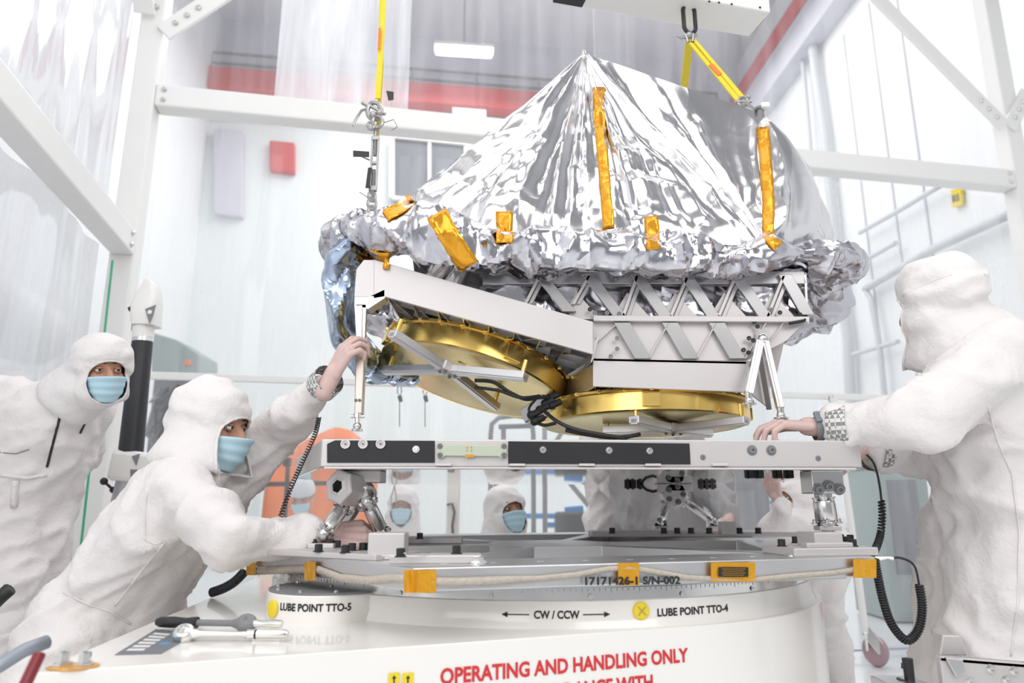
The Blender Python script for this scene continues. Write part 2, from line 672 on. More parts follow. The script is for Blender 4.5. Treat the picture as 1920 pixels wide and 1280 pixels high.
PIPEM = mat('pale_grey_pipe', (.62, .64, .66), .4, var=.04)
pipe([(1512, -20), (1530, 140), (1546, 250), (1568, 470), (1590, 640), (1600, 900)], .07, 'thick pale pipe rising the full height of the right wall', m=PIPEM)
pipe([(1500, 60), (1512, 190), (1524, 330)], .035, 'thin upright conduit left of the thick pipe on the right wall', m=PIPEM)
pipe([(1612, 436), (1690, 392), (1765, 347)], .03, 'short sloping conduit high on the right wall below the beam', m=PIPEM)
pipe([(1600, 500), (1680, 455)], .03, 'short dark sloping conduit beside the foil roll on the right wall', m=PIPEM)
pipe([(1622, 541), (1751, 466), (1895, 400)], .05, 'long grey sloping conduit above the hooded head on the right wall', m=PIPEM)
pipe([(1622, 541), (1633, 560), (1650, 655), (1660, 760)], .035, 'thin grey pipe dropping from the long sloping conduit', m=PIPEM)
pipe([(1600, 664), (1684, 640)], .03, 'short level conduit at mid height on the right wall', m=PIPEM)
p = [rwall(x, y, .05) for x, y in ((1783, 357), (1801, 352), (1803, 384), (1785, 389))]
o = MB().plate(p, rn * .03).build('bay_sign', YELS)
tag(o, 'small square yellow sign with dark lettering on the right wall below the beam', 'sign')
ux, uy = (p[1] - p[0]), (p[0] - p[3])
letters('B15', 'lettering', INK, o, lambda x, y: p[3] + ux * .16 + uy * .3 + ux * x + uy * y - rn * .01, .68, .4)
for k, x in enumerate((1575, 1640, 1700, 1760)):      # panel joints of the wall
    a = rwall(x, 560, .01)
    MBj = MB().bar(V((a.x, a.y, .05)), V((a.x, a.y, 7.5)), .015, .02)
    struct(MBj.build('trim_%d' % (k + 1), PIPEM))

# ------------------------------------------------------------------ the curtain tent inside the hall
PA, PB = V((-2.31, 4.0, 0)), V((4.02, 5.2, 0))
td = (PB - PA).normalized()
tn = V((-td.y, td.x, 0))
SIDE = V((.227, -1, 0)).normalized()
frame = thing('curtain_frame', 'white square-tube frame carrying the clear vinyl cleanroom curtains', 'frame', PA)
Rt = Matrix((td, tn, Z)).transposed()
for p in (PA, PB):
    MB().box(p + Z * 2.8, (.14, .14, 5.6), Rt).build('post', FRAMEW, frame, bevel=.012)
zb = 3.49
MB().bar(PA + td * .07 + Z * zb, PB - td * .07 + Z * zb, .13, .15).build('beam', FRAMEW, frame, bevel=.012)
sb0, sb1 = PA + SIDE * .07 + Z * 2.5, PA + SIDE * 4.2 + Z * 2.5
MB().bar(sb0, sb1, .13, .15).build('beam', FRAMEW, frame, bevel=.012)
MB().bar(PA + td * .05 + Z * 1.73 + tn * .05, PB - td * .05 + Z * 1.73 + tn * .05, .03, .045).build('rail', FRAMEW, frame, bevel=.006)
fo = -tn * .085


def brace(x0, y0, x1, y1, ends=1):
    n = tn
    a, b = onpl(x0, y0, PA + fo, n), onpl(x1, y1, PA + fo, n)
    MB().bar(a, b, .03, .12, up=Z).build('brace', FRAMEW, frame, bevel=.006)
    d = (b - a).normalized()
    for k in range(3):
        m = MB().bolt(a + d * (.1 + .09 * k) - n * .018, -n, .014, .012, True)
        m.build('bolt', STEEL, frame)


brace(306, 62, 470, -45)
brace(1884, 238, 1620, -28)
brace(1893, 238, 1925, 175)
a = PA + V((-.02, -.09, 4.02))
MB().bar(a + SIDE * .02 + Z * .0, a + SIDE * .7 + Z * .75, .12, .03).build('brace', FRAMEW, frame, bevel=.006)
for p, e in ((PA, 1), (PB, -1)):
    for dz in (-.035, .035):
        MB().bolt(p + td * e * .12 + Z * (zb + dz) - tn * .068, -tn, .012, .01, True).build('bolt', STEEL, frame)
for dz in (-.035, .035):
    MB().bolt(sb0 + SIDE * .06 + V((.07, 0, dz)), (1, .2, 0), .012, .01, True).build('bolt', STEEL, frame)
for k in range(3):
    MB().bolt(PA + V((-.0, -.075, 4.1 + .1 * k)) + td * .03, -tn, .014, .012, True).build('bolt', STEEL, frame)


def curtain(p0, p1, z0, z1, label, m, wav=.025, seed=0, n=90):
    P = []
    d = p1 - p0
    nn = V((-d.y, d.x, 0)).normalized()
    L = d.length
    for i in range(n + 1):
        u = i / n
        row = []
        for j in range(17):
            v = j / 16
            k = noise.noise(V((u * L * 1.6 + seed, seed * 3.1, v * .8))) * wav * 2.2 + noise.noise(V((u * L * 6 + seed, 7, v * .5))) * wav
            row.append(p0 + d * u + Z * lerp(z0, z1, v) + nn * k)
        P.append(row)
    o = MB().grid(P).build('vinyl_curtain', m, smooth=True, fix=False)
    tag(o, label, 'curtain')
    return o


bo = tn * .16
mid = lerp(PA, PB, .47)
curtain(PA + td * .05 + bo, mid + bo, zb + .05, 5.6, 'clear vinyl curtain above the back beam, left of the silver tent peak', VINYL, seed=2)
curtain(mid + bo * 1.3, PB + bo * 1.3, zb + .05, 5.6, 'clear vinyl curtain above the back beam, right of the silver tent peak', VINYL, seed=9)
curtain(PA + td * .05 + bo, mid + bo, .05, zb - .02, 'clear hazy vinyl curtain hanging below the back beam on its left half', VINYL, seed=4)
curtain(mid + bo * 1.3, PB + bo * 1.3, .05, zb - .02, 'clear hazy vinyl curtain hanging below the back beam on its right half', VINYL, seed=13)
q0, q1 = onpl(520, 120, PA + bo * .7, tn), onpl(768, 120, PA + bo * .7, tn)  # strip added where a reflection whites out the vinyl above the beam
curtain(V((q0.x, q0.y, 0)), V((q1.x, q1.y, 0)), zb + .05, 5.6, 'overlapping vinyl strip, whitened in place of a reflection, above the back beam behind the left sling', VINYLH, .015, seed=33, n=30)
so = V((-.12, 0, 0))
curtain(PA + SIDE * .1 + so, PA + SIDE * 4 + so, 2.5, 5.6, 'bright vinyl curtain above the sloping left beam', VINYLL, .035, seed=21)
curtain(PA + SIDE * .1 + so, PA + SIDE * 4 + so, .05, 2.48, 'vinyl curtain below the sloping left beam behind the standing worker', VINYLL, .035, seed=27)

# green cord along the left post
a, b = at(211, 488, 3.75), at(150, 1040, 3.75)
o = MB().tube([lerp(a, b, k / 6) for k in range(7)], .006, 6).build('green_cord', GREEN)
tag(o, 'thin green cord stretched down the left curtain post', 'cord')

# caster-footed upright of the curtain
c0 = atz(1645, 1250, 0)
t = thing('caster_post', 'slim curtain upright on a pink-grey caster wheel at the lower right', 'caster', c0)
MB().tube([c0 + V((-.05, 0, .2)), c0 + V((-.1, .0, 1.7))], .022, 10).build('upright', FRAMEW, t, smooth=40)
MB().lathe([(.02, -.02), (.085, -.02), (.095, 0), (.085, .02), (.02, .02)], c0 + Z * .095, (1, .4, 0), 24, True, True).build('wheel', mat('pink_grey_rubber', (.42, .28, .31), .5), t, smooth=40)
MB().bar(c0 + V((-.05, 0, .22)), c0 + V((.02, -.06, .1)), .02, .07).bar(c0 + V((-.05, 0, .22)), c0 + V((-.02, .06, .1)), .02, .07).build('fork', STEEL, t, bevel=.004)
a, b = PA + td * .1 + bo + Z * .045, PB + bo + Z * .045
o = MB().bar(a, b, .012, .012).build('floor_cable', mat('lilac_cord', (.45, .42, .62), .5))
tag(o, 'thin lilac edge strip running along the foot of the back curtain', 'strip')

# things beyond the left side curtain: round duct and slatted panel
a, b = V((-3.05, 4.4, 2.05)), V((-2.45, 1.2, 2.05))
o = MB().tube([lerp(a, b, k / 12) for k in range(13)], [.2 + .012 * (k % 2) for k in range(13)], 24).build('air_duct', WALLR, smooth=40)
tag(o, 'fat round white air duct beyond the left curtain', 'duct')
a, b = V((-3.25, 4.1, 0)), V((-2.85, 2.1, 0))
t = thing('slatted_panel', 'pale panel with close horizontal slats beyond the left curtain', 'panel', a)
m = MB()
for k in range(30):
    z = .7 + .035 * k
    m.bar(a + Z * z, b + Z * z, .03, .024)
m.build('slats', GREYW, t)
MB().plate([a + V((-.04, 0, .6)), b + V((-.04, 0, .6)), b + V((-.04, 0, 1.8)), a + V((-.04, 0, 1.8))], (-.03, 0, 0)).build('backing', WALLR, t)
# ------------------------------------------------------------------ turntable
DC = V((.09, 2.52, 0))
DR = .862
t = thing('turntable', 'cream rotary turntable with round drum on a long white base', 'turntable', (DC.x, DC.y, 0))
RB = .885
n0 = V((.37, -.929, 0))
c1 = V((-.781, 1.24, 0))
poly = [c1]
a0 = math.atan2(n0.y, n0.x)
for k in range(49):
    a = a0 + PI * 1.02 * k / 48
    poly.append(DC + V((math.cos(a), math.sin(a), 0)) * RB)
poly.append(V((-.97, 2.95, 0)))
BZ = .73
MB().prism([(p.x, p.y) for p in poly], .02, BZ).build('base_housing', CREAM, t, smooth=30, bevel=.018)
fd = (poly[1] - poly[0]).normalized()
fn_ = V((fd.y, -fd.x, 0))
drum = MB().lathe([(DR + .012, BZ - .01), (DR + .004, BZ + .012), (DR, BZ + .02), (DR, .787), (DR - .01, .79)], DC, Z, 160).build('drum', CREAM, t, smooth=40)
MB().lathe([(DR - .006, .787), (DR - .006, .815), (DR - .05, .815)], DC, Z, 160).build('bearing_ring', STEEL, t, smooth=40)
m = MB()
for k in range(24):
    a = 2 * PI * k / 24 + .1
    d = V((math.cos(a), math.sin(a), 0))
    m.bolt(DC + d * (DR - .004) + Z * .796, d, .004, .004)
m.build('ring_screws', STEEL, t)
m = MB()
for k in range(200):
    a = -PI + PI * k / 200
    d = V((math.cos(a), math.sin(a), 0))
    m.bar(DC + d * (DR - .0055) + Z * (.808 if k % 5 else .804), DC + d * (DR - .0055) + Z * .8145, .0008, .0008)
m.build('graduation_marks', GREYP, t)
PCN = V((-.455, 1.875, 0))
PR = .155
MB().lathe([(PR, BZ - .005), (PR, .788), (PR - .006, .792)], PCN, Z, 64).build('pinion_housing', CREAM, t, smooth=40)
lid = MB().lathe([(PR - .004, .79), (PR - .004, .796), (0.001, .796)], PCN, Z, 64).build('pinion_cover', GREYP, t, smooth=40)
m = MB()
for k in range(10):
    a = 2 * PI * k / 10
    m.bolt(PCN + V((math.cos(a), math.sin(a), 0)) * (PR - .02) + Z * .796, Z, .005, .005)
m.build('cover_screw', STEEL, lid)


def on_drum(px, py, C, R, dx, dy):
    """start point by picture, then dx along the rim and dy up"""
    d = ray(px, py)
    o = V((0, 0, CAMZ)) - C
    A = d.x ** 2 + d.y ** 2
    B = 2 * (o.x * d.x + o.y * d.y)
    q = o.x ** 2 + o.y ** 2 - R * R
    s = (-B - math.sqrt(max(0, B * B - 4 * A * q))) / (2 * A)
    p = V((0, 0, CAMZ)) + d * s
    a = math.atan2(p.y - C.y, p.x - C.x) + dx / R
    return V((C.x + R * math.cos(a), C.y + R * math.sin(a), p.z + dy))


def drum_text(s, px0, py0, px1, h, C, R, m=INK):
    p, q = on_drum(px0, py0, C, R, 0, 0), on_drum(px1, py0, C, R, 0, 0)
    a = math.atan2(p.y - C.y, p.x - C.x)
    b = math.atan2(q.y - C.y, q.x - C.x)
    w = R * (b - a)
    return letters(s, 'lettering', m, t, lambda x, y: on_drum(px0, py0, C, R + .0012, x, y), w, h)


drum_text('CW / CCW', 1001, 1159, 1087, .0165, DC, DR)
drum_text('LUBE POINT TTO-4', 1233, 1155, 1366, .0165, DC, DR)
drum_text('LUBE POINT TTO-5', 525, 1143, 658, .0165, PCN, PR)
for x0, x1 in ((992, 942), (1093, 1145)):
    m = MB()
    p = on_drum(x0, 1152, DC, DR + .0012, 0, 0)
    s = 1 if x1 > x0 else -1
    L = .062
    pts = [(0, .0012), (L - .014, .0012), (L - .014, .006), (L, 0), (L - .014, -.006), (L - .014, -.0012), (0, -.0012)]
    m.add([on_drum(x0, 1152, DC, DR + .0012, s * x, y) for x, y in pts], [(0, 1, 5, 6), (2, 3, 4), ])
    m.build('arrow', INK, t, fix=False)
p = on_drum(1201, 1144, DC, DR, 0, 0)
d = V((p.x - DC.x, p.y - DC.y, 0)).normalized()
cp = MB().lathe([(.019, 0), (.019, .006), (.016, .008), (.001, .008)], p, d, 24).build('lube_cap', YELS, t, smooth=30)
sx = d.cross(Z)
MB().bar(p + d * .009 - sx * .009 - Z * .009, p + d * .009 + sx * .009 + Z * .009, .002, .0015, d).bar(p + d * .009 - sx * .009 + Z * .009, p + d * .009 + sx * .009 - Z * .009, .002, .0015, d).build('cross_mark', GOLDP, cp)
p = on_drum(513, 1141, PCN, PR, 0, 0)
d = V((p.x - PCN.x, p.y - PCN.y, 0)).normalized()
MB().lathe([(.02, 0), (.02, .006), (.016, .008), (.001, .008)], p, d, 24).build('lube_cap', YELS, t, smooth=30)


def face(px, py, x, y):
    return onpl(px, py, c1, fn_) + fd * x + Z * y + fn_ * .0015


a, b = onpl(825, 1280, c1, fn_), onpl(1290, 1232, c1, fn_)
w = (b - a).dot(fd)
letters('OPERATING AND HANDLING ONLY', 'warning_lettering', mat('red_warning_ink', (.68, .03, .035), .5), t, lambda x, y: face(825, 1282, x, y), w, .0285, .03)
a2, b2 = onpl(1090, 1290, c1, fn_), onpl(1224, 1275, c1, fn_)
w2 = (b2 - a2).dot(fd)
p8 = onpl(1224, 1290, c1, fn_)
letters('IN ACCORDANCE WITH', 'warning_lettering', MATS['red_warning_ink'], t, lambda x, y: p8 + fd * (x - w2 * 18 / 8.2) + Z * y + fn_ * .0015, w2 * 18 / 8.2, .0285, .03)
for x in (738, 764):
    q = face(x, 1284, 0, 0)
    s = MB().plate([q - fd * .011, q + fd * .011, q + fd * .011 + Z * .022, q - fd * .011 + Z * .022], fn_ * .0008).build('yellow_sticker', YELS, t)
    q = q + fn_ * .0012 + Z * .004
    MB().add([q - fd * .0015, q + fd * .0015, q + fd * .0015 + Z * .008, q + fd * .0045 + Z * .008, q + Z * .014, q - fd * .0045 + Z * .008, q - fd * .0015 + Z * .008], [tuple(range(7))]).build('arrow_mark', INK, s, fix=False)
# dark data label stuck flat on the base top
bt = lambda x, y: atz(x, y, BZ)
P4 = [bt(215, 1228), bt(302, 1226), bt(368, 1188), bt(292, 1180)]
lb = MB().plate([p + Z * .0012 for p in P4], (0, 0, -.0012)).build('data_label', DGREY, t)
m = MB()
for k in range(6):
    q = lerp(P4[0], P4[3], .12 + .13 * k)
    e = lerp(P4[1], P4[2], .12 + .13 * k)
    d = e - q
    m.plate([q + d * .12 + Z * .002, q + d * .5 + Z * .002, q + d * .5 + (P4[3] - P4[0]) * .07 + Z * .002, q + d * .12 + (P4[3] - P4[0]) * .07 + Z * .002], (0, 0, -.0005))
m.build('printed_lines', WHITE, lb)
c = lerp(lerp(P4[0], P4[3], .45), lerp(P4[1], P4[2], .45), .7)
MB().ball(c + Z * .0012, (.012, .009, .001)).build('round_emblem', BLUE, lb)
# amber-ringed lug bolts on the base corner
c = bt(137, 1250)
o = MB().ball(c + Z * .001, (.042, .034, .002), n=24).build('amber_patch', KAPTONF, t)
for dx in (-.018, .018):
    MB().bolt(c + V((dx, .01 * dx, .002)), Z, .01, .022, True).build('lug_bolt', STEEL, t)

# ------------------------------------------------------------------ ratchets on the base
def ratchet(p0, p1, r, label, grip):
    d = (p1 - p0).normalized()
    up = Z
    s = d.cross(up)
    L = (p1 - p0).length
    h = Z * (.017)
    t = thing('ratchet_wrench', label, 'wrench', p0)
    g = MB()
    q = p0 + h
    g.tube([q, q + d * .01, q + d * L * .14, q + d * L * .24, q + d * L * .3, q + d * L * .31], [.007, .011, .012, .0095, .012, .006], 12)
    g.build('handle_grip', grip, t, smooth=40)
    MB().cyl(q + d * L * .3, q + d * L * .66, .0068, .0068, 12).build('shaft', STEEL if grip != BLACK else GREYP, t, smooth=40)
    k = q + d * L * .72
    hd = MB().lathe([(.001, -.013), (.017, -.013), (.0205, -.007), (.0205, .008), (.016, .013), (.001, .013)], k, V((.25, -.55, .8)), 24)
    hd.tube([q + d * L * .6, q + d * L * .66, k], [.0068, .012, .016], 12)
    hd.build('ratchet_head', STEEL if grip != BLACK else GREYP, t, smooth=40)
    MB().tube([k, q + d * L * .8, q + d * L * .86, q + d * L * .92, q + d * L], [.008, .0085, .006, .009, .008], 12).build('socket', STEEL, t, smooth=30)
    MB().lathe([(.012, -.004), (.012, .004), (.007, .004), (.007, -.004)], q + d * L * .315, d, 16).build('collar', BLACK, t, smooth=40)
    return t


ratchet(bt(292, 1181), bt(536, 1181) + V((0, -.03, 0)), 1, 'dark-gripped ratchet wrench lying on the white base, the farther of two', BLACK)
a, b = bt(330, 1202), bt(545, 1199) + V((0, -.02, 0))
d = (b - a).normalized()
t2 = thing('ratchet_wrench', 'bright chrome ratchet wrench lying nearer the camera on the white base', 'wrench', a)
h = Z * .014
MB().lathe([(.001, -.011), (.017, -.011), (.021, -.006), (.021, .006), (.017, .011), (.012, .012), (.01, .009), (.001, .009)], a + h + d * .015, V((.1, -.6, .8)), 24).build('ratchet_head', STEEL, t2, smooth=40)
MB().tube([a + h + d * .02, a + h + d * .05, a + h + d * .16], [.014, .006, .005], 12).build('shaft', STEEL, t2, smooth=40)
MB().tube([a + h + d * .155, a + h + d * .16, a + h + d * .165], [.009, .0095, .009], 12).build('collar', BLACK, t2, smooth=40)
L = (b - a).length
MB().tube([a + h + d * .165, a + h + d * L * .6, a + h + d * L * .64, a + h + d * L * .97, b + h], [.006, .0065, .0095, .0085, .006], 12).build('handle_grip', STEEL, t2, smooth=30)

# ------------------------------------------------------------------ mounting plate
PZ0, PZ1 = .8165, .872
HX = [V((-.751, 2.11, 0)), V((-.2, 1.49, 0)), V((.889, 1.804, 0)), V((1.02, 2.72, 0)), (V((.45, 3.36, 0))), V((-.66, 3.05, 0))]
PC = V((.12, 2.42, 0))
plate = thing('mounting_plate', 'large aluminium mounting plate with pockets lying on the turntable drum', 'plate', (PC.x, PC.y, PZ0))


def shrink(p, k):
    return PC + (p - PC) * k


holes = []
for i in range(6):
    p, q = HX[i], HX[(i + 1) % 6]
    po, qo = shrink(p, .76), shrink(q, .76)
    pi, qi = shrink(p, .2), shrink(q, .2)
    e = .05
    d = (qo - po).normalized()
    pts = [po + d * e, qo - d * e, qi + (qo - qi).normalized() * .03 - d * .02, pi + (po - pi).normalized() * .03 + d * .02]
    holes.append([(v.x, v.y) for v in pts])
deck = MB().prism([(v.x, v.y) for v in HX], PZ0 + .01, PZ1, holes).build('deck', ALU2, plate, bevel=.002)
MB().prism([(shrink(v, .93).x, shrink(v, .93).y) for v in HX], PZ0 - .0005, PZ0 + .0095).build('floor_sheet', ALU, plate)
m = MB()
for i in range(6):
    p, q = HX[i], HX[(i + 1) % 6]
    d = (q - p).normalized()
    nn = V((d.y, -d.x, 0))
    L = (q - p).length
    for k in range(int(L / .11)):
        c = p + d * (.08 + .11 * k) - nn * .09
        MB().lathe([(.009, 0), (.009, .0008), (.001, .0008)], c + Z * PZ1, Z, 12).build('deck_plug', STEEL, plate)


def edge_pt(px, py, off=0.0):
    """the spot on the plate's near side faces behind a picture point"""
    best = None
    for i in (0, 1):
        p, q = HX[i], HX[i + 1]
        d = (q - p).normalized()
        nn = V((d.y, -d.x, 0))
        h = onpl(px, py, p + nn * off, nn)
        s = (h - p).dot(d)
        if -.03 <= s <= (q - p).length + .03:
            if best is None or h.y < best.y:
                best = h
    return best if best else at(px, py, 1.8)


def tape_piece(x0, x1, y0, y1, nm='amber_tape', mm=None, par=plate, off=.010, n=4):
    P = []
    for i in range(n + 1):
        x = lerp(x0, x1, i / n)
        P.append([edge_pt(x, lerp(y0, y1, j / 3), off + .0012 * math.sin(i * 1.7 + j)) for j in range(4)])
    return MB().grid(P).build(nm, mm or KAPTONF, par, fix=False, solid=.0006)


# long tan felt strip wandering along the edge
pts = [(478, 1070), (520, 1068), (572, 1067), (600, 1068), (640, 1083), (690, 1088), (740, 1083), (790, 1089), (850, 1091), (930, 1088), (1010, 1084), (1080, 1077), (1140, 1066), (1180, 1064), (1230, 1072), (1290, 1083), (1350, 1086), (1420, 1086), (1490, 1079), (1560, 1074), (1610, 1066), (1638, 1062)]
rows = []
for x, y in pts:
    w = 7.0 if x < 1000 else 3.6
    c0 = edge_pt(x, y - w, .004)
    c1_ = edge_pt(x, y + w, .004)
    rows.append([c0, lerp(c0, c1_, .5) + V((0, -.0045, 0)), c1_])
MB().grid(rows).build('felt_strip', FELT, plate, fix=False, solid=.003, smooth=True)
tape_piece(462, 480, 1048, 1078)
tape_piece(571, 592, 1053, 1088)
tape_piece(757, 818, 1068, 1111, n=10, off=.011)
tape_piece(1159, 1198, 1055, 1097)
tape_piece(1600, 1643, 1048, 1083, off=.011)
tape_piece(1333, 1416, 1054, 1090, 'nameplate_tape')
np_ = tape_piece(1347, 1403, 1063, 1081, 'nameplate', BLACKA, off=.013)
m = MB()
for k in range(4):
    y = 1066 + 3.8 * k
    for x0, x1 in ((1353 + 2 * (k % 2), 1398),):
        m.add([edge_pt(x0, y, .0146), edge_pt(x1 - (k % 2) * 3, y, .0146), edge_pt(x1 - (k % 2) * 3, y + .8, .0146), edge_pt(x0, y + .8, .0146)], [(0, 1, 2, 3)])
m.build('nameplate_print', KAPTONF, np_, fix=False)
# serial number along the near edge
p, q = edge_pt(1097, 1096, .0125), edge_pt(1276, 1094, .0125)
dd = (q - p)
letters('17171426-1 S/N-002', 'serial_lettering', INK, plate, lambda x, y: p + dd.normalized() * x + Z * y, dd.length, .0165, .04)
# washers and hold-down nuts on the deck
for x, y in ((896, 1056), (1487, 1042)):
    c = atz(x, y, PZ1)
    n_ = MB().lathe([(.021, 0), (.021, .003), (.017, .0035)], c, Z, 24, True, True).build('washer', STEEL, plate, smooth=30)
    MB().bolt(c + Z * .003, Z, .013, .012, True).build('nut', STEEL, n_)

BLK = []


def deck_block(c, s, rz, nm='adapter_block', z=PZ1, m=ALUW):
    R = Matrix.Rotation(rz, 3, 'Z')
    return MB().box(V((c[0], c[1], z + s[2] / 2)), s, R).build(nm, m, plate, bevel=.003)


def deck_bolt(x, y, z=PZ1, r=.0095, h=.017):
    c = atz(x, y, z)
    c.z = z
    o = MB().lathe([(r * 1.35, 0), (r * 1.35, .002), (r, .002), (r, h), (r * .8, h + .001), (r * .5, h + .001), (r * .5, h - .006), (.0005, h - .006)], c, Z, 14, True, True).build('cap_screw', BLACK, plate, smooth=30)
    return o


rz0 = math.atan2(.314, 1.089)
# left adapter: long plate and standing block
c = atz(640, 1042, PZ1)
deck_block((c.x, c.y), (.36, .15, .014), -.55, z=PZ1)
c = atz(728, 1036, PZ1 + .014)
deck_block((c.x, c.y), (.085, .07, .06), .0, z=PZ1 + .0005)
c = atz(818, 1054, PZ1)
deck_block((c.x, c.y), (.2, .075, .018), .06)
c = atz(770, 1018, PZ1)
deck_block((c.x + .02, c.y), (.3, .12, .02), .05)
for x, y, z in ((498, 1034, PZ1), (597, 1034, PZ1 + .014), (647, 1036, PZ1 + .014), (660, 1032, PZ1 + .014), (632, 1026, PZ1 + .014), (680, 1031, PZ1 + .014),
                (693, 1031, PZ1 + .014), (751, 1044, PZ1 + .018), (748, 1029, PZ1), (856, 1038, PZ1 + .018), (787, 1010, PZ1 + .02), (582, 1026, PZ1 + .014), (572, 1026, PZ1 + .014)):
    deck_bolt(x, y, z)
# right adapter
c = atz(1545, 1040, PZ1)
deck_block((c.x, c.y + .03), (.235, .15, .02), .2)
deck_block((c.x + .005, c.y + .03), (.08, .08, .036), .2, z=PZ1 + .0195)
deck_block((c.x + .003, c.y - .015), (.13, .03, .012), .2, z=PZ1 + .0195)
for x, y in ((1466, 1024), (1492, 1018), (1521, 1016), (1512, 1020), (1577, 1013), (1595, 1014), (1600, 1024), (1588, 1018)):
    deck_bolt(x, y, PZ1 + .02)
# far adapter
c = atz(1290, 1004, PZ1)
deck_block((c.x, c.y - .05), (.8, .16, .02), 0)
c2 = atz(1349, 1000, PZ1 + .02)
deck_block((c2.x, c2.y - .1), (.05, .05, .045), 0, z=PZ1 + .0195)
for x in (1148, 1245, 1270, 1296, 1330, 1387, 1422):
    deck_bolt(x, 1000, PZ1 + .02, .011, .02)
# cut-up amber strip and pin lying on the long adapter
m = MB().tube([atz(716, 1041, PZ1 + .02), atz(760, 1037, PZ1 + .026), atz(806, 1036, PZ1 + .022)], .002, 6).build('pull_pin', STEEL, plate)

# ------------------------------------------------------------------ upper interface ring
RZ0, RZ1 = 1.088, 1.163
ring = thing('interface_ring', 'flat aluminium interface ring with black side panels standing on three bipods', 'frame', (.2, 2.6, RZ0))
RG = [V((-.495, 1.85, 0)), V((.925, 1.89, 0)), V((1.16, 2.72, 0)), (V((.84, 3.48, 0))), V((-.72, 3.46, 0)), V((-.80, 2.65, 0))]
RC = V((.2, 2.62, 0))
inner = [RC + (p - RC) * .72 for p in RG]
MB().prism([(p.x, p.y) for p in RG], RZ0 + .004, RZ1, [[(p.x, p.y) for p in inner]]).build('frame_body', ALUW, ring, bevel=.003)
MB().prism([(p.x, p.y) for p in RG], RZ0, RZ0 + .0035).build('mirror_underside', MIRROR, ring)
rd = (RG[1] - RG[0]).normalized()
rnn = V((rd.y, -rd.x, 0))


def rf(px, py, off=0.0):
    return onpl(px, py, RG[0] + rnn * off, rnn)


def rpanel(pts, nm, mm, th=.004, off=.0):
    return MB().plate([rf(x, y, off + th) for x, y in pts], -rnn * th).build(nm, mm, ring, bevel=.001)


rpanel([(613, 832), (628, 825), (815, 826), (815, 867), (613, 867)], 'black_panel', BLACKA)
rpanel([(953, 827), (1293, 831), (1295, 870), (953, 869)], 'black_panel', BLACKA)
br = rpanel([(820, 832), (829, 831), (833, 834), (937, 835), (941, 832), (950, 833), (950, 858), (941, 859), (935, 855), (834, 854), (829, 859), (820, 858)], 'handle_bracket', GREENPL, .012)
for x, y in ((825, 836), (825, 853), (945, 836), (945, 853)):
    MB().bolt(rf(x, y, .012), rnn, .005, .005).build('screw', GREYP, br)
m = MB()
for x, y in ((876, 838), (884, 838), (876, 844), (884, 844)):
    m.ball(rf(x, y, .0125), .0022, n=8, m=6)
m.build('amber_dots', KAPTONF, br)
a, b = rf(872, 857, .0125), rf(889, 852, .0125)
MB().box((a + b) / 2, (abs(b.x - a.x), .001, abs(b.z - a.z))).build('amber_label', KAPTONF, br)
for x, y in ((648, 832), (681, 832), (714, 832)):
    c = rf(x, y, .004)
    g = MB().lathe([(.001, 0), (.0125, 0), (.0125, .005), (.009, .005), (.009, .002), (.004, .002), (.004, .005), (.001, .005)], c, rnn, 20).build('round_port', ALUW, ring, smooth=30)
    MB().ball(c + rnn * .004, (.004, .002, .004), n=10, m=6).build('port_centre', GREYP, g)
for x, y in ((780, 842), (1018, 843), (1142, 844), (1218, 845)):
    MB().bolt(rf(x, y, .004), rnn, .0062, .006).build('screw', STEEL, ring)
for x, y in ((1410, 844), (1446, 844)):
    MB().bolt(rf(x, y, .0), rnn, .009, .008).build('screw', GREYP, ring)
for x, y in ((1318, 857), (1534, 859)):
    MB().bolt(rf(x, y, .0), rnn, .005, .004).build('screw', GREYP, ring)
MB().bar(rf(608, 877, .004), rf(1604, 879, .004), .014, .006).build('lower_flange', ALUW, ring, bevel=.002)
for x in (832, 970, 1100, 1224, 1350):
    MB().box(rf(x, 871.5, .006), (.042, .016, .007)).build('flange_clip', ALUW, ring, bevel=.002)
for y in (848, 866):
    MB().bolt(RG[0] + V((0, .02, (rf(606, y)).z)), (-1, 0, 0), .005, .006).build('screw', STEEL, ring)
# black cross lugs hanging below the near right underside
for x in (1405, 1422, 1457, 1478):
    c = at(x, 886, 2.12)
    c.z = RZ0
    MB().box(c - Z * .008, (.028, .01, .016)).box(c - Z * .008, (.01, .028, .018)).build('cross_lug', BLACK, ring)
for x in (1177, 1186, 1200, 1315, 1325, 1336):
    c = at(x, 908, 3.38)
    c.z = RZ0
    MB().box(c - Z * .01, (.032, .012, .02)).box(c - Z * .01, (.014, .014, .03)).build('cross_lug', BLACK, ring)
c = at(1224, 909, 3.34)
c.z = RZ0
pts = [c + V((-.06, 0, 0)), c + V((-.03, 0, -.028)), c + V((0, 0, -.036)), c + V((.03, 0, -.028)), c + V((.06, 0, 0))]
MB().tube(pts, .007, 8).build('black_handle', BLACK, ring, smooth=True)

# ------------------------------------------------------------------ bipods
def strut(t, p, q, r=.021):
    p, q = V(p), V(q)
    d = q - p
    s = MB().tube([p, p + d * .14, p + d * .18, p + d * .26, p + d * .8, p + d * .84, p + d * .9, q], [r * .55, r * .5, r * .95, r, r, r * .95, r * .5, r * .55], 20)
    s.build('strut', STEEL, t, smooth=30)
    for e, f in ((p, d), (q, -d)):
        m = MB()
        m.ball(e, r * .8, n=14, m=10)
        x = V(f).normalized().orthogonal().normalized()
        y = V(f).normalized().cross(x)
        for k in range(4):
            a = k * PI / 2 + .4
            w = x * math.cos(a) + y * math.sin(a)
            m.bolt(e + w * r * 1.05 + V(f).normalized() * .004, V(f), .006, .012)
        m.build('ball_joint', ALU, t, smooth=30)


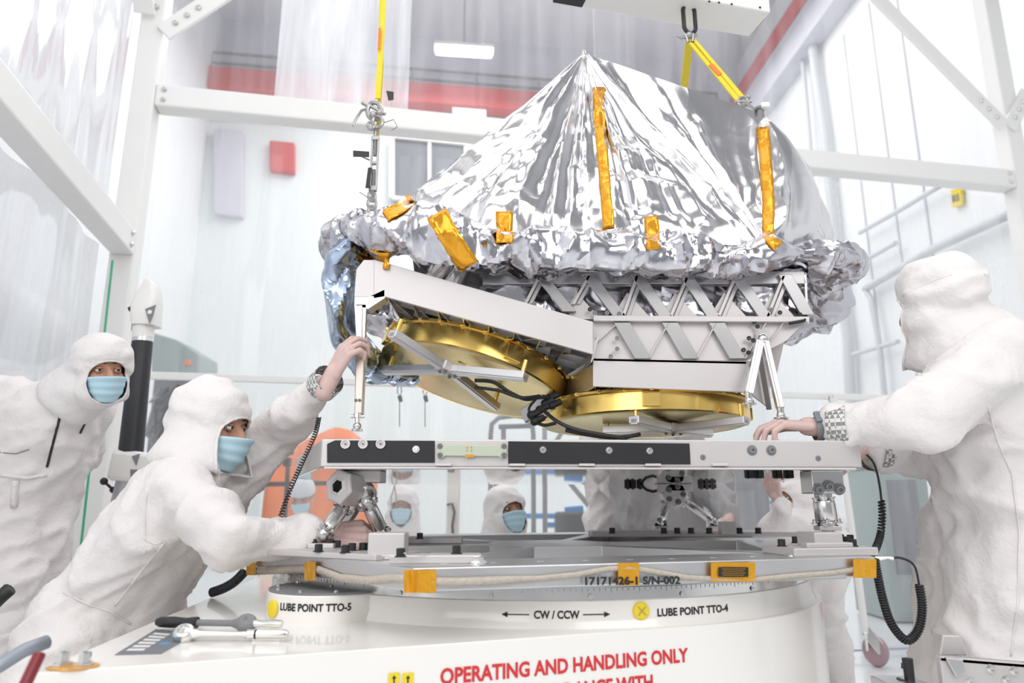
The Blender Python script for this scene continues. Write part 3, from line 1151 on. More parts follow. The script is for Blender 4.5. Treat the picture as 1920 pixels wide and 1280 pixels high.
def feet(t, c, s=.045):
    MB().box(c + Z * .006, (s * 1.5, s * 1.1, .012)).build('foot', ALUW, t, bevel=.002)
    for dx in (-.5, .5):
        MB().bolt(c + V((dx * s, 0, .012)), Z, .006, .01).build('foot_screw', BLACK, t)


c = at(661, 908, 2.0)
t = thing('bipod', 'steel bipod with hexagonal block under the left end of the ring', 'bipod', (c.x, c.y, PZ1), 'bipods under the interface ring')
hexn = V((-.45, -.85, .1)).normalized()
c.z = 1.038
MB().lathe([(.018, .062), (.028, .06), (.046, .06), (.05, .055), (.05, -.03), (.046, -.035), (.001, -.035)], c, hexn, 6).build('hexagonal_block', ALUW, t, bevel=.003)
MB().lathe([(.030, .055), (.030, .02), (.001, .02)], c, hexn, 24).build('block_bore', GREYP, t, smooth=30)
MB().box(V((c.x + .03, c.y + .03, 1.072)), (.1, .09, .032)).build('top_adapter', ALUW, t, bevel=.003)
q = V((c.x + .035, c.y, c.z - .02))
MB().lathe([(.001, -.02), (.036, -.02), (.036, 0), (.028, .004), (.024, .02), (.001, .02)], q, V((.45, -.55, -.55)), 20).build('flange', STEEL, t, smooth=30)
zf = PZ1 + .014
f1, f2 = at(606, 1008, 1.93), at(716, 998, 2.06)
f3 = at(640, 990, 2.25)
strut(t, V((c.x - .02, c.y + .0, c.z - .045)), V((f1.x, f1.y, zf + .035)))
strut(t, V((c.x + .045, c.y - .01, c.z - .035)), V((f2.x, f2.y, zf + .035)))
strut(t, V((c.x + .01, c.y + .07, c.z - .03)), V((f3.x, f3.y, zf + .03)), .015)
for f in (f1, f2, f3):
    feet(t, V((f.x, f.y, zf)))

c = at(1541, 905, 2.0)
t = thing('bipod', 'single thick steel strut under the right end of the ring', 'bipod', (c.x, c.y, PZ1), 'bipods under the interface ring')
ub = MB().box(V((c.x, c.y, 1.0565)), (.088, .08, .062)).build('upper_block', ALU, t, bevel=.003)
m = MB()
for dx, dz in ((-.028, -.032), (0, -.018), (.028, -.032)):
    m.bolt(V((c.x + dx, c.y - .04, 1.0565 + dz * .6)), (0, -1, -.3), .011, .01)
m.build('block_screws', GREYP, t)
zf = PZ1 + .0555
strut(t, V((c.x, c.y, 1.02)), V((c.x + .004, c.y, zf + .014)), .029)
feet(t, V((c.x + .004, c.y, zf)), .04)

c = V((.75, 3.36, 1.04))
t = thing('bipod', 'far steel bipod under the back of the ring, in front of the grey gown', 'bipod', (c.x, c.y, PZ1), 'bipods under the interface ring')
MB().lathe([(.001, .05), (.055, .05), (.06, .04), (.06, -.04), (.001, -.05)], c, V((0, -1, 0)), 8).build('hexagonal_block', ALUW, t, bevel=.003)
MB().box(c + Z * .03, (.16, .1, .034)).build('top_adapter', ALUW, t, bevel=.003)
for k in range(5):
    MB().bolt(c + V((math.cos(k * 1.26) * .035, -.05, math.sin(k * 1.26) * .035)), (0, -1, 0), .009, .008).build('block_screw', GREYP, t)
zf = PZ1 + .02
strut(t, c + V((-.035, 0, -.04)), V((.645, 3.16, zf + .02)), .018)
strut(t, c + V((.05, 0, -.03)), V((.885, 3.16, zf + .02)), .018)
for x in (.645, .885):
    feet(t, V((x, 3.16, zf)), .04)
# ------------------------------------------------------------------ the hanging instrument
ins = thing('satellite_instrument', 'large aluminium satellite instrument with two gold dishes hanging above the interface ring', 'instrument', (.2, 2.4, 1.25))
YF = 2.05
nY = V((0, -1, 0))
L2 = lambda x, y, Y=YF: at(x, y, Y)

# lattice front wall: backing sheet, ribs and rails
MB().plate([L2(1112, 604, YF + .004), L2(1512, 602, YF + .004), L2(1472, 640, YF + .004), L2(1400, 676, YF + .004), L2(1112, 673, YF + .004)], (0, .006, 0)).build('lower_sheet', ALUW, ins)
up = MB()
up.plate([L2(905, 508), L2(1508, 508), L2(1512, 532), L2(905, 532)], (0, .03, 0))
up.build('top_rail', RIBM, ins, bevel=.002)
MB().plate([L2(1112, 594), L2(1513, 596), L2(1513, 606), L2(1112, 604)], (0, -.018, 0)).build('middle_rail', ALUW, ins, bevel=.001)


def rib(x0, y0, x1, y1, w, nm, mm, d=.022, off=0.0):
    a, b = L2(x0, y0, YF - off), L2(x1, y1, YF - off)
    h = w / 1357 * YF / 2
    X = V((h, 0, 0))
    return MB().plate([a - X, a + X, b + X, b - X], (0, d, 0)).build(nm, mm, ins, bevel=.0015)


for x0, x1, y1 in ((1012, 1068, 584), (1103, 1162, 592), (1194, 1252, 598), (1286, 1342, 599), (1380, 1440, 600), (1472, 1515, 590)):
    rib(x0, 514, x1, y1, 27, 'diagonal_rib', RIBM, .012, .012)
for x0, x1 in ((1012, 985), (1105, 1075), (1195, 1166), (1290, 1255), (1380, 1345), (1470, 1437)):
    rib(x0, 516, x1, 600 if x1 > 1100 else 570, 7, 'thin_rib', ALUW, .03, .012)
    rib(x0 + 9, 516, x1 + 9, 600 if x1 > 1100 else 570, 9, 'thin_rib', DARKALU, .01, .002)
for x0, x1 in ((1166, 1206), (1256, 1296), (1344, 1384)):
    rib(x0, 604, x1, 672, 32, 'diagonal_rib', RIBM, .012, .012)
for x0, x1 in ((1255, 1216), (1344, 1306), (1437, 1398)):
    rib(x0, 604, x1, 672, 3, 'thin_rib', ALUW, .012, .012)
for x0, x1 in ((1120, 1160), (1470, 1437), ):
    rib(x0, 640 if x0 < 1200 else 604, x1, 604 if x0 < 1200 else 650, 3, 'thin_rib', ALUW, .012, .012)
# white triangle gussets at the lower right of each upper window
for x in (1085, 1180, 1270, 1362, 1452):
    MB().plate([L2(x - 4, 548, YF + .004), L2(x + 42, 598, YF + .004), L2(x - 34, 598, YF + .004)], (0, .004, 0)).build('gusset', ALUW, ins)
# hollow dark bolt holes
for x, y in ((1063, 589), (1106, 580), (1115, 586), (1138, 587), (1161, 588), (1157, 634), (1157, 654), (1145, 668), (1404, 634), (1412, 638), (1394, 656), (1403, 661), (1414, 604), (1420, 612), (1167, 553), (1395, 562), (1446, 581), (1462, 586), (1492, 594), (1500, 590), (1497, 600), (1350, 596)):
    MB().lathe([(.0068, 0), (.0068, .003), (.004, .003), (.001, .001)], L2(x, y, YF - .012), nY, 12).build('fastener', GREYP if (x + y) % 2 else BLACK, ins, smooth=30)
MB().tube([L2(1480, 606, YF - .02), L2(1508, 601, YF - .02), L2(1512, 594, YF - .0)], .005, 8).build('tie_cable', BLACK, ins, smooth=True)
# foil-wrapped body behind the open upper windows
P = []
for i in range(49):
    row = []
    for j in range(17):
        xx = lerp(900, 1505, i / 48)
        p = L2(xx, lerp(500, min(604, 545 + .277 * (xx - 722)), j / 16), YF + .06)
        d = noise.voronoi(p * 11)[0][0]
        row.append(p + V((0, -.04 * d + .04 * noise.noise(p * 5), 0)))
    P.append(row)
MB().grid(P).build('wrapped_body', FOILC, ins, fix=False, smooth=25)
# right-hand side sheets
MB().plate([L2(1440, 608, 2.3), L2(1478, 606, 2.3), L2(1452, 722, 2.3), L2(1385, 735, 2.3)], (0, .006, 0)).build('side_sheet', ALUW, ins)
MB().plate([L2(1437, 602), L2(1513, 601), L2(1480, 612, 2.32), L2(1420, 612, 2.32)], (0, 0, .005)).build('side_flange', ALUW, ins)
MB().plate([L2(1508, 515), L2(1513, 606), L2(1478, 610, 2.5), L2(1480, 520, 2.5)], (.006, 0, 0)).build('side_wall', ALU, ins)
MB().plate([L2(1400, 676), L2(1400, 735), L2(1440, 765, 2.35), L2(1440, 700, 2.35)], (.006, 0, 0)).build('side_wall', ALUW, ins)

# bay of the level dish: front and left flanges, web behind
A0, A1, A2, A3 = L2(1112, 671), L2(1400, 677), L2(1400, 735), L2(1112, 724)
MB().plate([A0, A1, A2, A3], (0, .012, 0)).build('bay_flange', ALUW, ins, bevel=.0015)
MB().plate([A0 + V((0, 0, 0)), A1, A1 + V((0, .7, 0)), A0 + V((-.1, .7, 0))], (0, 0, -.008)).build('bay_top', ALUW, ins)
B0, B1 = V((.09, 2.78, A0.z)), V((.09, 2.78, A3.z))
MB().plate([A0, A3, B1, B0], (.012, .003, 0)).build('bay_flange', ALU2, ins, bevel=.0015)
zt = A3.z + .03
w0 = [V((A3.x + .01, 2.07, zt)), V((A2.x, 2.07, zt)), V((A2.x, 2.76, zt)), V((B1.x + .02, 2.76, zt))]
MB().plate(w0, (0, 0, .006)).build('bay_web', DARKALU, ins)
m = MB()
for k in range(9):
    a = lerp(w0[0], w0[1], k / 8)
    b = lerp(w0[3], w0[2], k / 8)
    m.bar(a, b, .004, .05)
    c = lerp(w0[3], w0[2], ((k + 3) % 9) / 8)
    m.bar(a, c, .003, .045)
m.build('web_ribs', ALU, ins)

# bay of the tilted dish
q0, q1, q2, q3 = (L2(x, y, 2.0) for x, y in ((700, 488), (1112, 603), (1112, 664), (722, 556)))
MB().plate([L2(700, 486, 2.0), q1, q2, q3, L2(700, 560, 2.0)], (0, .012, 0)).build('bay_flange', ALUW, ins, bevel=.0015)
bx = (q2 - q3).normalized()
bnrm = V((-bx.z, 0, bx.x))
if bnrm.z < 0:
    bnrm = -bnrm
w1 = [q3 + bnrm * .03 + V((0, .02, 0)), q2 + bnrm * .03 + V((0, .02, 0)), q2 + bnrm * .03 + V((-.06, .75, 0)), q3 + bnrm * .03 + V((0, .75, 0))]
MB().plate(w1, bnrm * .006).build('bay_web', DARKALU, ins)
m = MB()
for k in range(9):
    a = lerp(w1[0], w1[1], k / 8)
    b = lerp(w1[3], w1[2], k / 8)
    m.bar(a, b, .004, .05, up=bnrm)
    c = lerp(w1[3], w1[2], ((k + 3) % 9) / 8)
    m.bar(a, c, .003, .045, up=bnrm)
    m.bar(lerp(w1[1], w1[2], k / 8), lerp(w1[0], w1[3], k / 8), .003, .04, up=bnrm)
m.build('web_ribs', ALU, ins)
MB().plate([w1[1] + bnrm * .03, w1[2] + bnrm * .03, w1[2] - bnrm * .04, w1[1] - bnrm * .05], (.004, 0, 0)).build('bay_flange', ALU2, ins)
# left end: bracket, channel post and long strut
MB().plate([L2(664, 556, 2.0), L2(668, 505, 2.0), L2(682, 487, 2.0), L2(702, 487, 2.0), L2(702, 556, 2.0)], (0, .01, 0)).build('end_bracket', ALUW, ins, bevel=.001)
MB().plate([L2(664, 556, 2.0), L2(690, 556, 2.0), L2(722, 541, 2.0), L2(722, 559, 2.0), L2(690, 580, 2.0), L2(664, 572, 2.0)], (0, .05, 0)).build('end_bracket', ALU, ins, bevel=.002)
st = MB()
st.plate([L2(664, 570, 2.0), L2(687, 570, 2.0), L2(683, 655, 2.0), L2(669, 655, 2.0)], (0, .02, 0))
st.plate([L2(672, 572, 1.992), L2(679, 572, 1.992), L2(678, 655, 1.992), L2(673, 655, 1.992)], (0, .01, 0))
st.build('channel_post', ALU2, ins, bevel=.0015)
sl = MB()
sl.plate([L2(667, 640, 1.99), L2(684, 640, 1.99), L2(679, 775, 1.99), L2(664, 775, 1.99)], (0, .03, 0))
sl.build('hanging_strut', mat('warm_tinted_aluminium', (.60, .53, .48), .38, .8), ins, bevel=.003)
fit = MB()
a = L2(671, 775, 2.0)
fit.cyl(a, a - Z * .012, .012, .012, 12).cyl(a - Z * .012, a - Z * .04, .007, .007, 12).ball(a - Z * .036, .012, n=12, m=8).cyl(a + V((-.02, 0, -.008)), a + V((.02, 0, -.008)), .005)
fit.cyl(a - Z * .044, a - Z * .05, .016, .016, 12)
fit.build('rod_end', STEEL, ins, smooth=30)
for x, y in ((675, 655), (669, 657), (674, 750), (667, 750)):
    MB().bolt(L2(x, y, 1.988), nY, .003, .003).build('fastener', GREYP, ins)
# right bipod of slim bars
for (x0, y0, x1, y1, w) in ((1424, 640, 1403, 738, .024), (1434, 640, 1463, 765, .02)):
    a, b = L2(x0, y0, YF - .03), L2(x1, y1, YF - .07)
    MB().bar(a, b, w, .02, up=nY).bar(a + V((0, -.012, 0)), b + V((0, -.012, 0)), w * .5, .006, up=nY).build('support_bar', ALU2, ins, bevel=.002)
    f = MB()
    f.cyl(b + Z * .01, b - Z * .018, .011, .009, 12).ball(b - Z * .02, .012, n=12, m=8).cyl(b - Z * .02, b - Z * .034, .008, .008).cyl(b - Z * .026, b - Z * .031, .02, .02, 12)
    f.build('rod_end', STEEL, ins, smooth=30)
m = MB().ball(L2(1430, 636, YF - .03), .017).box(L2(1430, 628, YF - .02), (.03, .03, .03))
m.build('clevis', STEEL, ins, smooth=30)
MB().bar(L2(1424, 660, YF + .06), L2(1442, 765, YF + .2), .016, .016).build('support_bar', DARKALU, ins)


# ---- the gold dishes
def dish(o, ax, R, h, label, arms, hubp, standoff, bar_off=.035):
    """o: centre of the upper rim, ax: pointing out of the dish face"""
    ax = V(ax).normalized()
    d = MB().lathe([(R - .02, -.012), (R + .007, -.012), (R + .007, -.004), (R, .0), (R, h), (R - .006, h + .004)], o, ax, 128).build('gold_dish', GOLD, ins, smooth=40)
    d['label'] = label
    f = MB().lathe([(R - .006, h + .004), (R - .012, h + .002), (R * .88, h + .004), (R * .5, h + .012), (.06, h + .016), (.001, h + .016)], o, ax, 128).build('dish_face', GOLDP, d, smooth=40)
    m = MB()
    x = ax.orthogonal().normalized()
    y = ax.cross(x)
    for k in range(28):
        a = 2 * PI * k / 28
        MB().box(o + (x * math.cos(a) + y * math.sin(a)) * (R + .007) - ax * .008, (.012, .012, .012)).build('rim_clip', GOLD, d, bevel=.002)
    for k in range(4):
        a = 2 * PI * k / 4 + standoff
        w = x * math.cos(a) + y * math.sin(a)
        Rm = Matrix((w, ax.cross(w), ax)).transposed()
        MB().box(o + w * (R + .004) + ax * (h * .45), (.012, .055, h * .8), Rm).build('rim_block', GOLD, d, bevel=.003)
    fo = o + ax * (h + .03 + bar_off)
    pts = [onpl(px, py, fo, ax) for px, py in arms]
    hub = onpl(hubp[0], hubp[1], fo, ax)
    for p in pts:
        MB().bar(hub, p, .034, .022, up=ax).bar(hub + ax * .006, p + ax * .006, .022, .018, up=ax).build('cross_bar', ALU2, d, bevel=.0015)
        MB().cyl(p - (p - hub).normalized() * .015, p - (p - hub).normalized() * .015 - ax * .05, .007).build('standoff', GOLD, d)
    MB().box(hub, (.075, .05, .03), Matrix((x, y, ax)).transposed()).build('hub', ALUW, d, bevel=.003)
    for k in range(4):
        MB().bolt(hub + x * (.02 if k % 2 else -.02) + y * (.014 if k > 1 else -.014) + ax * .016, ax, .004, .005).build('hub_screw', GREYP, d)
    return d, fo, hub


o1 = lerp(q3, q2, .44) + V((0, .41, 0)) - bnrm * .055
ax1 = (-bnrm + V((0, -.15, 0))).normalized()
d1, f1_, h1 = dish(o1, ax1, .325, .062, 'tilted gold dish under the left bay', [(735, 624), (722, 694), (986, 706), (930, 762)], (842, 692), .35)
o2 = V((.452, 2.42, A3.z - .022))
d2, f2_, h2 = dish(o2, (0, -.03, -1), .348, .052, 'level gold dish under the right bay', [(1188, 786), (1400, 787), (1130, 806), (1330, 812)], (1262, 803), .9, .0)
m = MB().tube([h1 + V((.03, -.02, .02)), h1 + V((.07, -.03, .0)), h1 + V((.1, -.02, -.02)), h1 + V((.13, 0, -.025))], .003, 6)
m.build('gold_cable', GOLD, d1, smooth=True)


# black harness on the flange between the bays
def wire(pts, r, nm, mm, par=ins, n=8):
    P = []
    k = len(pts)
    for i in range(k - 1):
        p0, p1, p2, p3 = pts[max(0, i - 1)], pts[i], pts[i + 1], pts[min(k - 1, i + 2)]
        for s in range(6):
            u = s / 6
            P.append(.5 * ((2 * p1) + (p2 - p0) * u + (2 * p0 - 5 * p1 + 4 * p2 - p3) * u * u + (3 * p1 - p0 - 3 * p2 + p3) * u ** 3))
    P.append(pts[-1])
    return MB().tube(P, r, n).build(nm, mm, par, smooth=True)


a = lambda x, y, Y=2.25: at(x, y, Y)
MB().bar(a(988, 782, 2.28), a(1030, 752, 2.22), .05, .05).build('connector_bracket', ALU, ins, bevel=.004)
for (x, y) in ((1030, 746), (1022, 756), (1034, 760), (1012, 768), (996, 778), (1002, 790)):
    p = a(x, y, 2.19)
    MB().cyl(p, p + V((.03, -.01, .012)), .012, .01, 10).ball(p, .014, n=10, m=6).build('connector', BLACK, ins, smooth=30)
wire([a(890, 713, 2.12), a(925, 716, 2.12), a(955, 735, 2.12), a(985, 748, 2.14), a(1010, 745, 2.16), a(1030, 744, 2.18)], .006, 'harness_cable', BLACK)
wire([a(890, 726, 2.11), a(935, 732, 2.11), a(975, 745, 2.12), a(1012, 742, 2.16)], .005, 'harness_cable', BLACK)
wire([a(1020, 770, 2.16), a(1045, 790, 2.1), a(1080, 805, 2.08), a(1130, 815, 2.08), a(1175, 822, 2.1)], .006, 'harness_cable', BLACK)
wire([a(1000, 790, 2.2), a(1020, 797, 2.16), a(1042, 793, 2.14)], .005, 'harness_cable', BLACK)
wire([a(1060, 806, 2.1), a(1110, 816, 2.1), a(1160, 820, 2.1), a(1200, 814, 2.12)], .006, 'harness_cable', BLACK)
wire([a(1005, 748, 2.2), a(992, 765, 2.2), a(998, 780, 2.2), a(1025, 782, 2.18)], .004, 'harness_cable', BLACK)
# ------------------------------------------------------------------ silver foil cover
cov = thing('foil_cover', 'silver foil tent and crumpled foil roll taped over the top of the instrument', 'cover', (.3, 2.4, 1.7))


def catmull(pts, n, closed=True):
    out = []
    k = len(pts)
    for i in range(k if closed else k - 1):
        g = (lambda j: pts[j % k]) if closed else (lambda j: pts[max(0, min(k - 1, j))])
        p0, p1, p2, p3 = g(i - 1), g(i), g(i + 1), g(i + 2)
        for s in range(n):
            u = s / n
            out.append(.5 * ((2 * p1) + (p2 - p0) * u + (2 * p0 - 5 * p1 + 4 * p2 - p3) * u * u + (3 * p1 - p0 - 3 * p2 + p3) * u ** 3))
    if not closed:
        out.append(pts[-1])
    return out


def facet(p, s):
    """sharp-creased height of crumpled film"""
    w = p + noise.noise_vector(p * s * .35) * .25 / s * 2
    d = noise.voronoi(w * s)[0]
    return -(d[1] - d[0]) / s


# the roll
RP = [((648, 462), 2.2, .07, .06), ((700, 440), 2.06, .085, .075), ((770, 440), 2.0, .088, .085), ((850, 448), 1.98, .08, .08), ((950, 468), 1.97, .07, .062), ((1060, 472), 1.98, .066, .058),
      ((1150, 473), 1.98, .066, .06), ((1250, 478), 1.99, .066, .056), ((1350, 480), 2.0, .066, .055), ((1440, 482), 2.01, .066, .05), ((1520, 488), 2.07, .07, .052), ((1568, 496), 2.2, .075, .062),
      ((1560, 515), 2.45, .08, .06)]
cps = [(at(*p, Y), a, b) for p, Y, a, b in RP]
cps += [(V((1.18, 2.8, 1.7)), .08, .05), (V((.7, 2.98, 1.7)), .07, .05), (V((.2, 3.0, 1.7)), .07, .05), (V((-.3, 2.9, 1.7)), .07, .06), (V((-.5, 2.6, 1.7)), .07, .06)]
cen = catmull([c[0] for c in cps], 26)
ra = catmull([V((c[1], c[2], 0)) for c in cps], 26)
ROLL = []
nr = len(cen)
for i in range(nr):
    tdir = (cen[(i + 1) % nr] - cen[i - 1]).normalized()
    x = tdir.cross(Z).normalized()                 # outward
    row = []
    for k in range(44):
        t_ = 2 * PI * k / 44
        p = cen[i] + x * math.cos(t_) * ra[i].x + Z * math.sin(t_) * ra[i].y
        nn = (x * math.cos(t_) + Z * math.sin(t_))
        pa = V((p.x, p.y, p.z * .55))
        h = facet(pa, 5.2) * .5 + facet(pa + V((3, 1, 2)), 11) * .42 + .022
        h += .02 * noise.noise(p * 4)
        row.append(p + nn * h)
    ROLL.append(row)
MB().grid(ROLL, True, True).build('foil_roll', FOILC, cov, smooth=22)

# the tent over two posts
AP1, AP2 = at(1095, 99, 2.26), at(1426, 212, 2.22)
base = [((752, 388), 2.3, 0), ((790, 392), 2.12, 0), ((870, 412), 2.05, 0), ((950, 436), 2.03, 0), ((1040, 440), 2.03, 0), ((1140, 440), 2.03, 0), ((1225, 445), 2.03, 0), ((1310, 448), 2.04, 0), ((1400, 452), 2.05, .0),
        ((1440, 456), 2.05, .03), ((1440, 456), 2.05, .3), ((1440, 456), 2.05, .65), ((1440, 456), 2.05, 1), ((1490, 460), 2.1, 1), ((1530, 462), 2.25, 1)]
bp = [(at(*p, Y), w) for p, Y, w in base]
bp += [(V((1.2, 2.5, 1.74)), 1), (V((1.1, 2.8, 1.74)), 1), (V((.9, 2.9, 1.74)), .9), (V((.6, 2.93, 1.74)), .5), (V((.3, 2.93, 1.74)), .1), (V((0, 2.9, 1.74)), 0), (V((-.3, 2.78, 1.74)), 0), (V((-.37, 2.5, 1.76)), 0)]
NT = []
nb = len(bp)
SEG = 18
for i in range(nb):
    for s in range(SEG):
        u = s / SEG
        NT.append((lerp(bp[i][0], bp[(i + 1) % nb][0], u), lerp(bp[i][1], bp[(i + 1) % nb][1], u)))
CEN = V((.35, 2.45, 1.75))
NS = 56


def tent(i, v, extra=0.0):
    b, w = NT[i % len(NT)]
    a = lerp(AP1, AP2, w)
    p = lerp(b, a, v)
    out = V((b.x - CEN.x, b.y - CEN.y, .25))
    out.normalize()
    tt = i / len(NT)
    bell = 4 * v * (1 - v)
    sag = -.012 * bell
    if 1 < w + .02 and i < len(NT) * .72:
        sag = .075 * bell * min(1, (i - SEG * 12.0) / (SEG * 1.2)) if i > SEG * 12 else -.02 * bell
    if 0.02 < w < .98:
        sag = -.03 * bell
    q = i / SEG
    pl = .28 - abs(noise.noise(V((q * .95, 3.3, v * .35)))) * 1.3 + .35 * (.22 - abs(noise.noise(V((q * 2.6, 9.1, v * .5)))))
    env = min(1, v * 6) * min(1, (1 - v) * 3.2)
    fold = pl * .07 * env
    cr = (facet(p, 4) * .5 + facet(p + V((5, 2, 1)), 9) * .22 + .04) * (1 - v) ** 1.2 * min(1, v * 10) * .6
    lip = -.02 * max(0, 1 - v * 12)
    return p + out * (sag + fold + cr + lip + extra)


TG = [[tent(i, j / NS) for j in range(NS + 1)] for i in range(len(NT))]
MB().grid(TG, True, False).build('foil_tent', FOIL, cov, smooth=28, fix=False)
# short post showing at the second peak and the wrapped tips
MB().cyl(AP2 - Z * .12, AP2 + Z * .012, .012, .012, 12).cyl(AP2 + Z * .012, AP2 + Z * .02, .02, .02, 12).build('post_tip', GREYP, cov, smooth=30)
MB().box(AP2 + V((.012, -.01, .02)), (.03, .03, .02)).build('post_cap', WHITE, cov, bevel=.004)
MB().tube([AP1 - Z * .03, AP1 + Z * .012], [.012, .004], 10).build('tent_tip', FOIL, cov, smooth=True)


# kapton tape pieces following the film
tbv = BVHTree.FromPolygons(*(lambda vs, fs: (vs, fs))([p for r in TG for p in r], [(i * (NS + 1) + j, ((i + 1) % len(NT)) * (NS + 1) + j, ((i + 1) % len(NT)) * (NS + 1) + j + 1, i * (NS + 1) + j + 1) for i in range(len(NT)) for j in range(NS)]))
rbv = BVHTree.FromPolygons([p for r in ROLL for p in r], [(i * 44 + j, ((i + 1) % nr) * 44 + j, ((i + 1) % nr) * 44 + (j + 1) % 44, i * 44 + (j + 1) % 44) for i in range(nr) for j in range(44)])


def hit(px, py, trees):
    o = V((0, 0, CAMZ))
    d = ray(px, py).normalized()
    best = None
    for tr in trees:
        r = tr.ray_cast(o, d)
        if r[0] is not None and (best is None or r[3] < best[1]):
            best = (r[0], r[3])
    return (best[0] if best else None), d


def film_tape(path, w, seed=0):
    """path of picture points; laid on the film as a strip of tape with real width"""
    pts = []
    for i in range(len(path) - 1):
        n = max(2, int(math.dist(path[i], path[i + 1]) / 7))
        for s in range(n):
            pts.append(tuple(lerp(path[i][k], path[i + 1][k], s / n) for k in (0, 1)))
    pts.append(path[-1])
    rows = []
    last = 2.0
    for i, (x, y) in enumerate(pts):
        a, b = pts[max(0, i - 1)], pts[min(len(pts) - 1, i + 1)]
        dx, dy = b[0] - a[0], b[1] - a[1]
        L = math.hypot(dx, dy)
        nx, ny = -dy / L, dx / L
        ww = w * (1 + .12 * noise.noise(V((i * .35, seed, 0))))
        row = []
        for k in range(5):
            u = (k - 2) / 2 * ww / 2
            h, d = hit(x + nx * u, y + ny * u, (tbv, rbv))
            if h is None or h.y > last + .35:
                h = at(x + nx * u, y + ny * u, last)
            else:
                last = lerp(last, h.y, .5)
            row.append(h - d * (.006 + .003 * noise.noise(V((i * .5, k * .8, seed)))))
        rows.append(row)
    # keep the strip tidy in depth
    ys = [sum(p.y for p in r) / 5 for r in rows]
    return MB().grid(rows).build('amber_tape', KAPTON, cov, fix=False, solid=.001, smooth=35)


film_tape([(1123, 163), (1122, 200), (1127, 260), (1134, 340), (1141, 428)], 21, 1)
film_tape([(1430, 238), (1435, 300), (1441, 380), (1440, 440), (1460, 462)], 23, 2)
film_tape([(945, 396), (946, 455)], 31, 3)
film_tape([(1220, 405), (1224, 430), (1225, 468)], 26, 4)
film_tape([(818, 400), (848, 452), (880, 500)], 40, 5)
film_tape([(772, 372), (750, 390), (722, 404)], 22, 6)
film_tape([(682, 482), (706, 488), (730, 490)], 30, 7)
film_tape([(636, 466), (641, 496)], 19, 8)

# bluish film bag wrapping down the left end and under it
BP = [((672, 452), 2.14, .012), ((662, 472), 2.13, .05), ((645, 505), 2.15, .062), ((640, 560), 2.17, .058), ((648, 610), 2.2, .055), ((668, 655), 2.3, .06), ((700, 690), 2.42, .06), ((742, 704), 2.5, .045), ((778, 712), 2.55, .022)]
cen = catmull([at(*p, Y) for p, Y, r in BP], 14, False)
rr = catmull([V((r, r, r)) for p, Y, r in BP], 14, False)
rows = []
for i in range(len(cen)):
    d = (cen[min(i + 1, len(cen) - 1)] - cen[max(0, i - 1)]).normalized()
    x = d.cross(V((0, 1, 0))).normalized()
    y = x.cross(d)
    row = []
    for k in range(36):
        a_ = 2 * PI * k / 36
        n_ = x * math.cos(a_) * .8 + y * math.sin(a_) * 1.5
        p = cen[i] + n_ * rr[i].x
        row.append(p + n_ * (facet(V((p.x, p.y, p.z * .45)), 9) * .45 + .010 * noise.noise(p * 9) + .012))
    rows.append(row)
MB().grid(rows, False, True).build('film_bag', FOILB, cov, smooth=25)
MB().plate([at(650, 430, 2.15), at(672, 420, 2.15), at(682, 408, 2.15), at(658, 416, 2.15)], (0, .004, 0)).build('film_flap', GREYP, cov)
# ------------------------------------------------------------------ people
def blob(caps, voxel, smooth=4, name='blob'):
    """one continuous skin over tapered limbs; caps: (p0, r0, p1, r1) limbs or (centre, (rx, ry, rz), R) lumps"""
    m = MB()
    for c in caps:
        if len(c) == 4:
            m.cap(c[0], c[1], c[2], c[3])
        else:
            m.ball(c[0], c[1], c[2], 20, 14)
    me = bpy.data.meshes.new(name)
    me.from_pydata(m.v, [], m.f)
    bm = bmesh.new()
    bm.from_mesh(me)
    bmesh.ops.recalc_face_normals(bm, faces=bm.faces)
    bm.to_mesh(me)
    bm.free()
    ob = bpy.data.objects.new(name, me)
    COL.objects.link(ob)
    md = ob.modifiers.new('r', 'REMESH')
    md.mode = 'VOXEL'
    md.voxel_size = voxel
    md2 = ob.modifiers.new('s', 'SMOOTH')
    md2.factor = .5
    md2.iterations = smooth
    dg = bpy.context.evaluated_depsgraph_get()
    out = bpy.data.meshes.new_from_object(ob.evaluated_get(dg))
    bpy.data.objects.remove(ob)
    bpy.data.meshes.remove(me)
    out.name = name
    return out


def folds(me, amp, sc=7.5, dirs=None, seed=0):
    """cloth folds: creases that run along the given directions"""
    n = len(me.vertices)
    co = np.empty(n * 3)
    no = np.empty(n * 3)
    me.vertices.foreach_get('co', co)
    me.vertices.foreach_get('normal', no)
    co = co.reshape(-1, 3)
    no = no.reshape(-1, 3)
    d = V(dirs or (.5, .3, .8)).normalized()
    a = d.orthogonal().normalized()
    b = d.cross(a)
    off = V((seed * 1.7, seed * .9, seed * 2.3))
    for i in range(n):
        p = V(co[i])
        q = V((p.dot(a) * sc, p.dot(b) * sc, p.dot(d) * sc * .28)) + off
        q += noise.noise_vector(p * 3 + off) * .7
        r = 1 - abs(noise.noise(q)) * 2.2
        r2 = 1 - abs(noise.noise(q * 2.1 + off)) * 2.2
        h = amp * 2.4 * (max(r, -.2) ** 2 * (1 if r > 0 else -1) * .7 + .35 * r2 - .3)
        co[i] += no[i] * h
    me.vertices.foreach_set('co', co.ravel())
    me.update()


def frame_of(f, roll=0.0):
    f = V(f).normalized()
    r = f.cross(Z).normalized()
    u = r.cross(f)
    if roll:
        R = Matrix.Rotation(roll, 3, f)
        r, u = R @ r, R @ u
    return f, u, r


